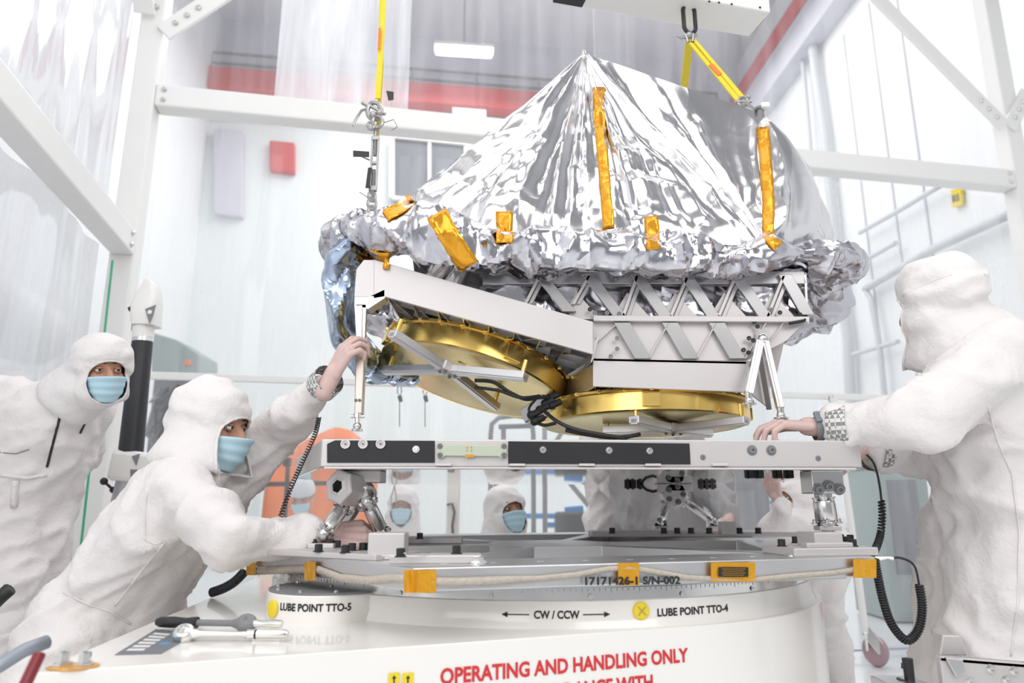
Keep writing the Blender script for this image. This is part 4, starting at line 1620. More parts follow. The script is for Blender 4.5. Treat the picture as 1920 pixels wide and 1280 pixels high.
def add_head(root, c, fwd, roll=0, k=1.0, skin=None, near=True, glasses=False, hood=True, neck=None, collar_r=.15, hoodmat=None, mask=True, net=False, seed=0):
    """head with face, mask and hood; c: point between the eyes' height and the ears"""
    skin = skin or SKIN
    f, u, r = frame_of(fwd, roll)
    R = Matrix((r, f, u)).transposed()
    P = lambda x, y, z: c + (r * x + f * y + u * z) * k
    neck = V(neck) if neck is not None else c - Z * .22
    caps = [(P(0, -.012, .025), (.075 * k, .094 * k, .084 * k), R), (P(0, .022, -.05), (.058 * k, .066 * k, .072 * k), R), (P(0, .05, -.095), (.03 * k, .03 * k, .024 * k), R),
            (P(0, .09, .0), .011 * k, P(0, .112, -.036), .0155 * k), (P(-.02, .1, -.036), .008 * k, P(.02, .1, -.036), .008 * k),
            (P(-.04, .07, .026), .013 * k, P(.04, .07, .026), .013 * k), (P(-.04, .06, -.03), .024 * k, P(-.03, .064, -.06), .02 * k), (P(.04, .06, -.03), .024 * k, P(.03, .064, -.06), .02 * k),
            (P(-.02, .092, -.066), .008 * k, P(.02, .092, -.066), .008 * k), (P(-.018, .09, -.078), .009 * k, P(.018, .09, -.078), .009 * k),
            (P(-.078, -.01, .0), (.01 * k, .02 * k, .032 * k), R), (P(.078, -.01, .0), (.01 * k, .02 * k, .032 * k), R),
            (P(0, -.02, -.05), .052 * k, neck, .056 * k)]
    headpts = caps
    eyes = []
    for s in (-1, 1):
        e = P(s * .032, .0735, .002)
        ew = MB().ball(e, .0122 * k, n=16, m=10).build('eye', EYEW, root, smooth=True)
        MB().ball(P(s * .032 + .000, .0828, .002), (.0062 * k, .0034 * k, .0062 * k), R, 14, 8).build('iris', EYED, ew, smooth=True)
        for lo, hi, nm in ((16, 95, 'upper_eyelid'), (-95, -26, 'lower_eyelid')):
            rows = []
            for i in range(7):
                el = math.radians(lerp(lo, hi, i / 6))
                rows.append([e + (r * math.sin(az) * math.cos(el) + f * math.cos(az) * math.cos(el) + u * math.sin(el)) * .0136 * k for az in [lerp(-1.5, 1.5, q / 10) for q in range(11)]])
            MB().grid(rows).build(nm, skin, root, smooth=True, fix=False, solid=.001)
        MB().tube([e + (r * math.sin(az) * .96 + f * math.cos(az) * .96 + u * .27) * .0139 * k for az in [lerp(-1.3, 1.3, q / 8) for q in range(9)]], .0009 * k, 5).build('eyelash', BROW, root, smooth=True)
        MB().tube([P(s * (.032 + .019 * q), .0845 - .010 * max(0, q) ** 2, .0265 + .005 * (1 - q * q)) for q in (-1, -.5, 0, .5, 1)], [.0018 * k, .0035 * k, .004 * k, .0032 * k, .0012 * k], 6).build('eyebrow', BROW, root, smooth=True)
    if glasses:
        g = MB()
        for s in (-1, 1):
            cc = P(s * .033, .104, .002)
            g.tube([cc + (r * math.cos(a) * .025 + u * math.sin(a) * .018) * k for a in [2 * PI * q / 20 for q in range(20)]], .0022, 6, True)
            g.tube([P(s * .058, .102, .006), P(s * .08, .02, .008)], .002, 6)
        g.tube([P(-.008, .106, .006), P(.008, .106, .006)], .002, 6)
        g.build('glasses', DKRED, root, smooth=True)
    if mask:
        rows = []
        for i in range(25):
            az = math.radians(-66 + 132 * i / 24)
            row = []
            for j in range(19):
                v = j / 18
                z = lerp(-.022 + .006 * math.cos(az * 1.5), -.118, v)
                edge = abs(az) / math.radians(66)
                z = lerp(z, -.062 + (z + .062) * .75, edge ** 2)
                rad = lerp(.131, .110, v) - .037 * edge ** 2 - .018 * max(0, v - .65) ** 1.2 * 3
                rad += .0022 * math.sin(v * 21) * (1 - edge * .6)
                row.append(P(math.sin(az) * rad * .80, math.cos(az) * rad + .004, z))
            rows.append(row)
        mk = MB().grid(rows).build('face_mask', MASKM, root, smooth=True, fix=False, solid=.0015)
        for s in (-1, 1):
            for z in (-.035, -.09):
                MB().tube([P(s * .078, .044, z), P(s * .082, .015, z * .6), P(s * .08, -.015, -.005)], .0013 * k, 5).build('ear_loop', HOODM, mk, smooth=True)
    if net:
        rows = []
        for i in range(13):
            a = PI * .56 * i / 12 + .001
            rows.append([P(math.sin(a) * math.cos(b) * .094, math.sin(a) * math.sin(b) * .112 - .012, .04 + math.cos(a) * .118 + .004 * noise.noise(V((i, q, 1)) * 1.3)) for q, b in enumerate([2 * PI * q / 32 for q in range(32)])])
        MB().grid(rows, False, True).build('hairnet', NETM, root, smooth=True, fix=False, solid=.0015)
    if hood:
        # star-shaped cloth hood around the head, open at the face and running down to the collar
        rows = []
        tilt = math.radians(-7)
        fo = f * math.cos(tilt) + u * math.sin(tilt)
        uo = -f * math.sin(tilt) + u * math.cos(tilt)
        nl = (neck - c)

        def inside(p):
            q = p - c
            x, y, z = q.dot(r) / k, q.dot(f) / k, q.dot(u) / k
            if (x / .098) ** 2 + ((y + .014) / .113) ** 2 + ((z - .018) / .108) ** 2 < 1:
                return True
            if (x / .09) ** 2 + ((y - .02) / .098) ** 2 + ((z + .06) / .09) ** 2 < 1:
                return True
            t_ = q.dot(nl) / nl.length_squared
            if 0 < t_ < 1.0:
                return (q - nl * t_).length < lerp(.095 * k, collar_r, t_ ** 1.5)
            return False
        NB, NA = 72, 44
        for i in range(NA):
            row = []
            for j in range(NB):
                b = 2 * PI * j / NB
                cb, sb = math.cos(b), math.sin(b)
                open_ = 43 - 15 * max(0, sb) + 5 * max(0, -sb)
                al = math.radians(lerp(open_, 179.5, (i / (NA - 1))))
                d = fo * math.cos(al) + (r * cb + uo * sb) * math.sin(al)
                t_ = .34 * k
                while t_ > .06 and not inside(c + d * t_):
                    t_ -= .004
                p = c + d * t_
                qq = V((p.x, p.y, p.z)) * 9 + V((seed, 0, 0))
                w = min(1, i / 6)
                p = p + d * (.013 * noise.noise(qq) + .013 * (1 - 2.4 * abs(noise.noise(V((qq.x * .9, qq.y * .9, qq.z * 2.0)))))) * (.25 + .75 * w)
                row.append(p)
            rows.append(row)
        # relax the grid a little
        for it in range(2):
            new = [list(rw) for rw in rows]
            for i in range(1, NA - 1):
                for j in range(NB):
                    new[i][j] = (rows[i][j] * 2 + rows[i - 1][j] + rows[i + 1][j] + rows[i][j - 1] + rows[i][(j + 1) % NB]) / 6
            rows = new
        hd = MB().grid(rows, False, True).build('hood', hoodmat or HOODM, root, smooth=True, fix=False, solid=.002)
        MB().tube(rows[0], .0042 * k, 8, True).build('hood_edge', hoodmat or HOODM, hd, smooth=True)
        if near:
            jj = 38 if f.x > 0 else 34
            MB().tube([rows[i][jj % NB] + (rows[i][jj % NB] - c).normalized() * .001 for i in range(8, NA - 12)], .0022, 6).build('hood_seam', hoodmat or HOODM, hd, smooth=True)
            for q in (0, 1):
                rr_ = rows[4 + q * 2]
                for jn in ((46, 48) if f.x > 0 and False else (38,)):
                    p = rr_[jn % NB]
                    d = (p - c).normalized()
                    MB().lathe([(.0035, .001), (.0055, .002), (.0055, .0035), (.0035, .004), (.001, .003)], p, d, 12).build('snap_button', HOODM, hd, smooth=True)
    return headpts


def add_hand(root, wrist, d, n, mirror=1, curl=.5, spread=.12, k=1.0, thumb=.6, name='glove', m=None, curls=None):
    """five-fingered hand: wrist point, direction of the fingers, back-of-hand normal"""
    d = V(d).normalized()
    n = V(n)
    n = (n - d * n.dot(d)).normalized()
    s = d.cross(n) * mirror           # towards the thumb
    caps = []
    kn = []
    for i, (o, L) in enumerate(((.034, .092), (.012, .096), (-.011, .091), (-.032, .083))):
        base = wrist + (s * o * .55 + d * .01) * k
        tip = wrist + (s * o + d * L - n * (.002 if i in (0, 3) else 0)) * k
        caps.append((base, .0155 * k, tip, .0125 * k))
        kn.append(tip)
    caps.append((wrist - d * .05 * k, .027 * k, wrist + d * .015 * k, .026 * k))
    fl = ((.042, .025, .021), (.047, .029, .023), (.043, .027, .022), (.033, .021, .019))
    for i in range(4):
        c = curls[i] if curls else curl * (1 + .12 * (i - 1.5))
        p = kn[i]
        ang = c * .7
        sp = spread * (1.5 - i)
        for q, L in enumerate(fl[i]):
            dd = (d * math.cos(ang) - n * math.sin(ang) + s * math.sin(sp) * math.cos(ang))
            e = p + dd.normalized() * L * k
            caps.append((p, (.0098 - .0009 * q) * k, e, (.0091 - .0011 * q) * k))
            p = e
            ang += c
    p = wrist + (s * .022 + d * .022) * k
    q = p + (s * .035 + d * .032 - n * .016 * thumb) * k
    caps.append((p, .016 * k, q, .0125 * k))
    e = q + (s * .012 + d * .03 - n * .02 * thumb) * k
    caps.append((q, .0118 * k, e, .0105 * k))
    e2 = e + (-s * .002 + d * .026 - n * .018 * thumb) * k
    caps.append((e, .0102 * k, e2, .0085 * k))
    me = blob(caps, .0035 * k, 3, name)
    return link(me, name, m or GLOVE, root, True)


def limb(p, q, r0, r1):
    return (V(p), r0, V(q), r1)


def add_body(root, J, r=1.0, headcaps=(), voxel=.011, suit=None, suitvox=.012, amp=.012, seed=0, fat=1.0, cloth='coverall', fold_dir=None, skin=None, smooth=5, boots=True, sleeves=True):
    """J: joints pel, chest, neck, shl, shr, ell, elr, wrl, wrr, hil, hir, knl, knr, anl, anr (any limb may be missing)"""
    g = lambda n: V(J[n])
    caps = [limb(g('pel'), g('chest'), .10, .11), limb(g('chest'), g('neck'), .09, .055)] + list(headcaps)
    big = [limb(g('pel'), g('chest'), .165 * fat, .165 * fat), limb(g('chest'), lerp(g('chest'), g('neck'), .8), .155 * fat, .10)]
    for s in 'lr':
        if 'sh' + s in J:
            caps += [limb(g('chest'), g('sh' + s), .08, .05), limb(g('sh' + s), g('el' + s), .046, .036), limb(g('el' + s), g('wr' + s), .036, .024)]
            big += [limb(g('chest'), g('sh' + s), .12 * fat, .088), limb(g('sh' + s), g('el' + s), .086 * r, .072 * r), limb(g('el' + s), lerp(g('el' + s), g('wr' + s), .9), .072 * r, .046 * r)]
            big += [limb(g('sh' + s), lerp(g('pel'), g('hi' + s), .8), .085, .12 * fat)]
        if 'hi' + s in J:
            caps += [limb(g('pel'), g('hi' + s), .09, .085), limb(g('hi' + s), g('kn' + s), .08, .055), limb(g('kn' + s), g('an' + s), .05, .036)]
            big += [limb(g('pel'), g('hi' + s), .15 * fat, .125), limb(g('hi' + s), g('kn' + s), .125 * r, .098 * r), limb(g('kn' + s), lerp(g('kn' + s), g('an' + s), .85), .098 * r, .088 * r)]
            ft = g('ft' + s) if 'ft' + s in J else g('an' + s) + V((0, -.12, -.05))
            caps += [limb(g('an' + s), lerp(g('an' + s), ft, .9), .036, .028)]
    body = link(blob(caps, voxel, 2, 'body'), 'body', skin or SKIN, root, True)
    me = blob(big, suitvox, smooth, cloth)
    folds(me, amp, dirs=fold_dir, seed=seed)
    st = link(me, cloth, suit or SUIT, root, True)
    if boots:
        for s in 'lr':
            if 'hi' + s in J:
                a, kn = g('an' + s), g('kn' + s)
                ft = g('ft' + s) if 'ft' + s in J else a + V((0, -.12, -.05))
                top = lerp(a, kn, .82)
                mb = blob([limb(top, lerp(a, kn, .1), .105 * r, .07 * r), limb(a, lerp(a, ft, .1), .065, .06), limb(lerp(a, ft, .0) - Z * .02, ft, .052, .04)], .011, 3, 'boot_cover')
                folds(mb, .008, seed=seed + 3)
                link(mb, 'boot_cover', suit or SUIT, root, True)
    return st, body


def on_mesh(st, px, py, off=.002):
    vs = [v.co for v in st.data.vertices]
    return vs


def surf_path(st, path, r, nm, mm, step=9, off=.001):
    """a seam or zip laid along a cloth surface"""
    bv = BVHTree.FromPolygons([v.co.copy() for v in st.data.vertices], [tuple(p.vertices) for p in st.data.polygons])
    o = V((0, 0, CAMZ))
    pts = []
    for i in range(len(path) - 1):
        n = max(2, int(math.dist(path[i], path[i + 1]) / step))
        for s in range(n + (i == len(path) - 2)):
            x, y = (lerp(path[i][k], path[i + 1][k], s / n) for k in (0, 1))
            h = bv.ray_cast(o, ray(x, y).normalized())
            if h[0] is not None:
                pts.append(h[0] + h[1] * off)
    if len(pts) > 2:
        return MB().tube(pts, r, 6).build(nm, mm, st, smooth=True)


def wristband(root, p, d, r, w, m, nm='wrist_strap'):
    d = V(d).normalized()
    return MB().lathe([(r * .97, -w / 2), (r, -w / 2 + .003), (r, w / 2 - .003), (r * .97, w / 2)], p, d, 32).build(nm, m, root, smooth=40)


CHECK = bpy.data.materials.new('black_and_white_checked_knit')
CHECK.use_nodes = True
_n, _l = CHECK.node_tree.nodes, CHECK.node_tree.links
_c = _n.new('ShaderNodeTexChecker')
_c.inputs['Scale'].default_value = 95
_c.inputs[1].default_value = (.72, .70, .66, 1)
_c.inputs[2].default_value = (.25, .25, .25, 1)
_t = _n.new('ShaderNodeTexCoord')
_l.new(_t.outputs['Object'], _c.inputs['Vector'])
_l.new(_c.outputs[0], _n['Principled BSDF'].inputs['Base Color'])
_n['Principled BSDF'].inputs['Roughness'].default_value = .8

# ---- A: bending worker at the far left
t = thing('person', 'person in white coverall, hood and blue mask bending forward at the far left edge', 'person', (-1.75, 2.6, 0), None)
hc = at(190, 690, 2.5)
nk = at(128, 752, 2.56)
hp = add_head(t, hc, (.72, -.62, -.22), roll=.12, k=.95, neck=nk, collar_r=.12, seed=1)
J = dict(pel=at(35, 945, 2.68), chest=at(95, 790, 2.62), neck=nk, shr=at(-15, 745, 2.55), shl=at(165, 775, 2.72), elr=at(-60, 890, 2.5), wrr=at(-70, 1000, 2.45), ell=at(150, 850, 2.85), wrl=at(105, 890, 2.9),
         hir=at(0, 960, 2.62), hil=at(75, 960, 2.72), knr=at(25, 1105, 2.6), knl=at(70, 1110, 2.74))
for s, x in (('r', -1.74), ('l', -1.62)):
    J['an' + s] = V((x + (.03 if s == 'l' else -.02), J['kn' + s].y + .05, .10))
    J['ft' + s] = J['an' + s] + V((.1, -.08, -.05))
st, bd = add_body(t, J, 1.0, hp, seed=1, fat=.95, fold_dir=(.8, .1, .45))
surf_path(st, [(127, 706), (118, 760), (102, 820), (88, 875)], .0045, 'zip', BLACK)
surf_path(st, [(173, 748), (165, 780), (150, 812)], .004, 'zip', BLACK)
surf_path(st, [(0, 848), (30, 850), (55, 842)], .002, 'pocket_edge', GREYP)
surf_path(st, [(88, 890), (50, 896), (0, 890)], .006, 'waist_seam', SUIT)
surf_path(st, [(30, 900), (26, 950)], .012, 'strap', SUIT)
add_hand(t, J['wrr'], (0, .1, -1), (1, -.3, 0), 1, .4)
add_hand(t, J['wrl'], (-.5, .1, -.8), (.6, .7, 0), 1, .4)

# ---- B: worker leaning over the base, one hand on the strut, one behind the bipod
t = thing('person', 'person in white coverall and blue mask leaning in, raised hand on the hanging strut', 'person', (-1.2, 2.05, 0))
hc = at(398, 792, 2.05)
nk = at(375, 880, 2.05)
hp = add_head(t, hc, (.96, -.15, -.25), roll=.0, k=1.02, neck=nk, collar_r=.15, seed=2, skin=SKIND)
J = dict(pel=at(222, 1115, 2.12), chest=at(328, 945, 2.06), neck=nk, shr=at(338, 915, 1.93), shl=at(428, 905, 2.2), elr=at(432, 1016, 1.84), wrr=at(590, 1002, 1.99),
         ell=at(515, 812, 2.2), wrl=at(612, 716, 1.99), hir=V((-1.17, 2.02, .70)), hil=V((-1.12, 2.24, .70)), knr=V((-1.14, 1.78, .44)), knl=V((-1.12, 2.34, .42)),
         anr=V((-1.5, 1.92, .12)), anl=V((-1.45, 2.4, .1)), ftr=V((-1.36, 1.86, .05)), ftl=V((-1.32, 2.36, .05)))
st, bd = add_body(t, J, .93, hp, seed=2, fat=.88, fold_dir=(.75, .2, .6), amp=.013)
surf_path(st, [(285, 855), (276, 900), (272, 960), (272, 1010), (290, 1020), (308, 1015)], .0022, 'seam', SUIT)
surf_path(st, [(310, 1015), (280, 1050), (250, 1090), (215, 1135)], .003, 'seam', SUIT)
surf_path(st, [(120, 1110), (160, 1130), (205, 1145), (245, 1170)], .003, 'waist_seam', SUIT)
dv = (J['wrl'] - J['ell']).normalized()
wristband(t, J['wrl'] - dv * .008, dv, .0465, .05, CHECK)
add_hand(t, J['wrl'] + dv * .03, V((.42, -.1, .85)), V((-.65, -.7, .3)), -1, .85, k=.95, thumb=.9)
dv = (J['wrr'] - J['elr']).normalized()
add_hand(t, J['wrr'] + V((.028, .02, .0)), V((1, .12, .02)), V((0, -.75, .65)), 1, 1.0, k=1.08, thumb=.6)

# ---- C: worker on the right, seen from behind the shoulder
t = thing('person', 'person in white hooded coverall seen from behind at the right edge, wearing a watch', 'person', (1.4, 1.95, 0))
hc = at(1757, 560, 1.92)
nk = at(1800, 650, 1.95)
hp = add_head(t, hc, (-.50, .86, -.12), roll=0, k=.98, mask=False, neck=nk, collar_r=.17, seed=3)
J = dict(pel=V((1.42, 2.06, .92)), chest=at(1868, 800, 1.98), neck=nk, shl=at(1868, 668, 1.84), shr=at(1838, 690, 2.16), ell=at(1738, 782, 1.80), wrl=at(1556, 803, 1.95), elr=at(1752, 845, 2.2), wrr=at(1632, 846, 2.1),
         hil=V((1.36, 2.0, .88)), hir=V((1.38, 2.2, .88)), knl=V((1.22, 2.0, .50)), knr=V((1.28, 2.2, .5)), anl=V((1.32, 2.02, .1)), anr=V((1.36, 2.22, .1)), ftl=V((1.19, 2.05, .05)), ftr=V((1.22, 2.26, .05)))
st, bd = add_body(t, J, 1.16, hp, seed=4, fat=1.1, fold_dir=(.9, .0, .35), amp=.013)
surf_path(st, [(1852, 760), (1872, 830), (1898, 890), (1912, 1000), (1908, 1130), (1895, 1230)], .0028, 'seam', SUIT)
dv = (J['wrl'] - J['ell']).normalized()
wd = V((-1, .12, -.02))
band = wristband(t, J['wrl'] + wd * .03, wd, .0335, .022, GREYP, 'watch_strap')
MB().box(J['wrl'] + wd * .03 + V((0, -.022, .03)), (.034, .012, .036), Matrix.Rotation(-.6, 3, 'X')).build('watch_case', mat('slate_watch_case', (.2, .22, .25), .3), band, bevel=.004)
wristband(t, J['wrl'] - dv * .03, dv, .061, .05, CHECK, 'knit_cuff')
add_hand(t, J['wrl'] + wd * .045 + V((0, 0, .006)), V((-1, .1, .12)), V((.05, -.15, 1)), 1, .8, k=1.0, thumb=.6)
add_hand(t, J['wrr'] + V((-.03, 0, 0)), V((-.9, .2, -.2)), V((0, -.4, .9)), -1, .9, thumb=.6)
dv = (J['wrr'] - J['elr']).normalized()
wristband(t, J['wrr'] - dv * .02, dv, .058, .04, CHECK)


# ---- people in the background (crouching or sitting behind the plate)
def crouch(t, c, fwd, hp, nk, seed, suit=None, arms=None, floor=0.0, cloth='coverall', skin=None, fat=.9):
    f = V((fwd[0], fwd[1], 0)).normalized()
    s = f.cross(Z).normalized()
    pel = V((c.x, c.y, .42)) - f * .16
    chest = V((nk.x, nk.y, nk.z - .2)) - f * .02
    J = dict(pel=pel, chest=chest, neck=nk)
    for n, g in (('r', 1), ('l', -1)):
        sh = chest + Z * .1 + s * g * .17
        J['sh' + n] = sh
        J['el' + n] = sh + s * g * .05 - Z * .24 + f * .06
        J['wr' + n] = J['el' + n] + f * .2 - s * g * .06 - Z * .02
        J['hi' + n] = pel + s * g * .09
        J['kn' + n] = J['hi' + n] + f * .38 + s * g * .06 - Z * .16 if True else None
        J['kn' + n].z = .30
        J['an' + n] = V((J['hi' + n].x, J['hi' + n].y, .1)) - f * .02
        J['ft' + n] = J['an' + n] + f * .13 - Z * .05
    if arms:
        J.update(arms)
    st, bd = add_body(t, J, .9, hp, voxel=.014, suitvox=.018, suit=suit, seed=seed, fat=fat, cloth=cloth, skin=skin, amp=.012, smooth=3)
    for n, g in (('r', 1), ('l', -1)):
        a = (J['wr' + n] - J['el' + n]).normalized()
        add_hand(t, J['wr' + n] + a * .03, a, Z if abs(a.z) < .9 else f, g, .6)
    return st, J


t = thing('person', 'person in white hood turning towards the right, second head behind the plate', 'person', (-.02, 4.1, 0))
hc = at(948, 958, 3.95)
nk = hc + V((-.02, .03, -.22))
hp = add_head(t, hc, (.52, -.80, .16), k=1.05, neck=nk, collar_r=.15, skin=SKIND, near=False, seed=5)
crouch(t, hc, (.3, -1, 0), hp, nk, 5, skin=SKIND)

t = thing('person', 'person in white hood and glasses facing the camera behind the plate', 'person', (-.8, 5.0, 0))
hc = at(755, 947, 5.05)
nk = hc + V((0, .03, -.22))
hp = add_head(t, hc, (.03, -1, -.02), k=1.05, neck=nk, collar_r=.14, glasses=True, near=False, seed=6)
st, J = crouch(t, hc, (0, -1, 0), hp, nk, 6)
surf_path(st, [(735, 982), (732, 1002)], .008, 'zip', GREYP)
surf_path(st, [(773, 982), (781, 1002)], .008, 'zip', GREYP)

t = thing('person', 'person in white hairnet and lab coat looking down before the orange tarp', 'person', (-1.7, 5.6, 0))
hc = at(567, 930, 5.6)
nk = hc + V((0, .05, -.2))
hp = add_head(t, hc, (-.05, -.93, -.36), k=1.0, neck=nk, hood=False, net=True, near=False, seed=7)
crouch(t, hc, (0, -1, 0), hp, nk, 7, cloth='lab_coat')

t = thing('person', 'person in white hood beside the right bipod with gloved hand raised to face', 'person', (1.55, 3.8, 0))
hc = at(1487, 938, 3.75)
nk = hc + V((.06, .04, -.22))
hp = add_head(t, hc, (-.86, -.42, .16), k=1.0, neck=nk, collar_r=.15, near=False, seed=8)
J = dict(pel=V((1.60, 3.84, .82)), chest=at(1512, 985, 3.78), neck=nk, shr=at(1485, 985, 3.62), shl=at(1528, 990, 3.86), elr=at(1455, 995, 3.55), wrr=at(1462, 948, 3.52), ell=at(1475, 1010, 3.75), wrl=at(1430, 1010, 3.6),
         hil=V((1.6, 3.92, .8)), hir=V((1.58, 3.74, .8)), knl=V((1.57, 3.92, .45)), knr=V((1.54, 3.72, .45)), anl=V((1.62, 3.95, .1)), anr=V((1.6, 3.76, .1)), ftl=V((1.48, 3.92, .05)), ftr=V((1.46, 3.72, .05)))
add_body(t, J, 1.0, hp, voxel=.013, suitvox=.014, seed=8, fat=.95, amp=.016, smooth=3, suit=SUIT)
add_hand(t, J['wrr'] + V((-.01, -.0, .03)), V((-.25, -.1, 1)), V((-.8, -.5, -.1)), -1, 1.0)
add_hand(t, J['wrl'] + V((-.03, 0, 0)), V((-1, -.2, -.1)), V((0, 0, 1)), -1, .6)

# standing pair of gowns: one behind the ring, one at the right of the drum
t = thing('person', 'person in long grey gown standing behind the far bipod', 'person', (.85, 3.95, 0))
hc = V((.78, 3.98, 1.62))
nk = V((.78, 4.0, 1.42))
hp = add_head(t, hc, (0, -1, -.2), neck=nk, near=False, seed=9)
J = dict(pel=V((.8, 3.95, .92)), chest=V((.78, 3.95, 1.24)), neck=nk, shr=V((.6, 3.95, 1.36)), shl=V((.97, 3.95, 1.36)), elr=V((.64, 4.14, 1.14)), wrr=V((.62, 3.84, 1.21)), ell=V((1.05, 3.85, 1.1)), wrl=at(1372, 985, 3.58),
         hir=V((.7, 3.95, .88)), hil=V((.9, 3.95, .88)), knr=V((.7, 3.92, .5)), knl=V((.9, 3.92, .5)), anr=V((.7, 3.97, .1)), anl=V((.9, 3.97, .1)))
add_body(t, J, 1.1, hp, voxel=.014, suitvox=.016, suit=SUITB, cloth='gown', seed=11, fat=1.12, fold_dir=(.02, .05, 1), amp=.022, smooth=3)
add_hand(t, J['wrl'] + V((-.03, -.02, .02)), V((-.55, -.6, -.35)), V((.2, -.6, .8)), -1, .8)
add_hand(t, J['wrr'] + V((.03, 0, .01)), V((.9, -.2, .3)), V((0, -.3, .9)), 1, .6)


t = thing('person', 'person in white coverall standing left of the grey gown, behind the ring', 'person', (.64, 4.28, 0))
hc = V((0.680, 4.260, 1.600))
nk = V((0.660, 4.280, 1.400))
hp = add_head(t, hc, (.5, -.8, -.2), neck=nk, near=False, seed=12)
J = dict(pel=V((0.640, 4.280, 0.920)), chest=V((0.650, 4.280, 1.220)), neck=nk, shr=V((0.490, 4.240, 1.340)), shl=V((0.810, 4.320, 1.340)), elr=V((0.570, 4.060, 1.100)), wrr=V((0.710, 3.920, 1.140)), ell=V((0.870, 4.380, 1.080)), wrl=V((0.830, 4.420, 0.860)),
         hir=V((0.550, 4.280, 0.880)), hil=V((0.730, 4.300, 0.880)), knr=V((0.550, 4.250, 0.500)), knl=V((0.730, 4.260, 0.500)), anr=V((0.550, 4.300, 0.100)), anl=V((0.730, 4.320, 0.100)))
add_body(t, J, .95, hp, voxel=.014, suitvox=.015, seed=15, fat=.85, amp=.016, smooth=3)
add_hand(t, J['wrr'] + V((.03, -.02, .01)), V((.8, -.5, .1)), V((0, -.4, .9)), 1, .7)
add_hand(t, J['wrl'] + V((0, 0, -.03)), V((0, -.1, -1)), V((1, 0, 0)), -1, .5)
# ------------------------------------------------------------------ lifting gear
def ribbon(pts, w, side, nm, m, par, th=.004):
    rows = []
    for i, p in enumerate(pts):
        s = V(side).normalized() * w / 2
        rows.append([p - s, p, p + s])
    return MB().grid(rows).build(nm, m, par, fix=False, solid=th)


bm0, bm1 = at(1060, -28, 2.2), at(1468, 6, 2.42)
bd_ = (bm1 - bm0)
bd_.z = 0
bd_.normalize()
bm1 = bm0 + bd_ * .76
bs = Z.cross(bd_).normalized()
t = thing('lifting_beam', 'white steel lifting beam hanging at the top edge above the silver tent', 'beam', bm0)
top = .11
ctr = (bm0 + bm1) / 2 + Z * .035
Rb = Matrix((bd_, bs, Z)).transposed()
MB().box(ctr + bd_ * .03, ((bm1 - bm0).length, .15, .11), Rb).build('beam_body', WHITE, t, bevel=.006)
MB().box(ctr + bd_ * ((bm1 - bm0).length / 2 + .032), (.004, .06, .1), Rb).build('amber_end_label', KAPTONF, t)
a = at(1035, 2, 2.14)
MB().box(at(1068, -3, 2.14), (.11, .05, .018), Rb).build('black_clamp', BLACK, t, bevel=.003)
for x, y in ((1330, 3), (1348, 5), (1372, 8), (1425, 14)):
    MB().bolt(onpl(x, y, ctr - bs * .076, bs), -bs, .003, .003).build('rivet', BLACK, t)
hk = at(1293, 44, 2.3)
lk = []
for k in range(24):
    b = 2 * PI * k / 24
    lk.append(hk + bd_ * math.cos(b) * .024 + Z * (math.sin(b) * .03 + (.05 if math.sin(b) > 0 else -.012)))
MB().tube(lk, .008, 8, True).build('black_link', BLACK, t, smooth=True)

t = thing('yellow_sling', 'yellow webbing sling slanting from the black link down to the right tent peak', 'sling', at(1293, 66, 2.3))
sh = at(1292, 66, 2.29)
m = MB().ball(sh, .014, n=12, m=8).tube([sh + V((-.035, 0, -.012)), sh + V((.03, 0, .0))], .006, 8).tube([sh + V((-.012, 0, 0)), sh + V((-.005, 0, -.03)), sh + V((.012, 0, -.03)), sh + V((.016, 0, .004))], .007, 8).cyl(sh - V((.03, 0, .01)), sh - V((.045, 0, .004)), .004)
m.build('shackle', GALV, t, smooth=40)
a, b = at(1296, 74, 2.29), at(1390, 186, 2.24)
d = (b - a).normalized()
sd = d.cross(V((0, 1, 0))).normalized()
for o in (-.010, .0085):
    ribbon([lerp(a + sd * o * .6, b + sd * o * .9, k / 8) for k in range(9)], .019, sd, 'webbing', YELLOW, t, .006)
q0, q1 = lerp(a, b, .42), lerp(a, b, .6)
ribbon([q0 - V((0, .004, 0)) - sd * .006, q1 - V((0, .004, 0)) - sd * .004], .016, sd, 'red_tag', ORANGE, t, .002)
e = b + d * .012
m = MB().tube([e + V((math.cos(w) * .018, 0, math.sin(w) * .018)) for w in [2 * PI * k / 16 for k in range(16)]], .005, 6, True).cyl(e + V((-.03, 0, 0)), e + V((.03, 0, 0)), .005).ball(e + V((.02, 0, .018)), .008).tube([e, lerp(e, AP2, .5), AP2 - Z * .03], .005, 6)
m.build('shackle', GALV, t, smooth=40)
t = thing('yellow_sling', 'yellow sling hanging behind the silver tent from the same black link', 'sling', at(1292, 80, 2.34))
a, b = at(1293, 74, 2.33), at(1283, 165, 2.62)
ribbon([lerp(a, b, k / 6) for k in range(7)], .03, (1, .1, 0), 'webbing', YELLOW, t, .006)

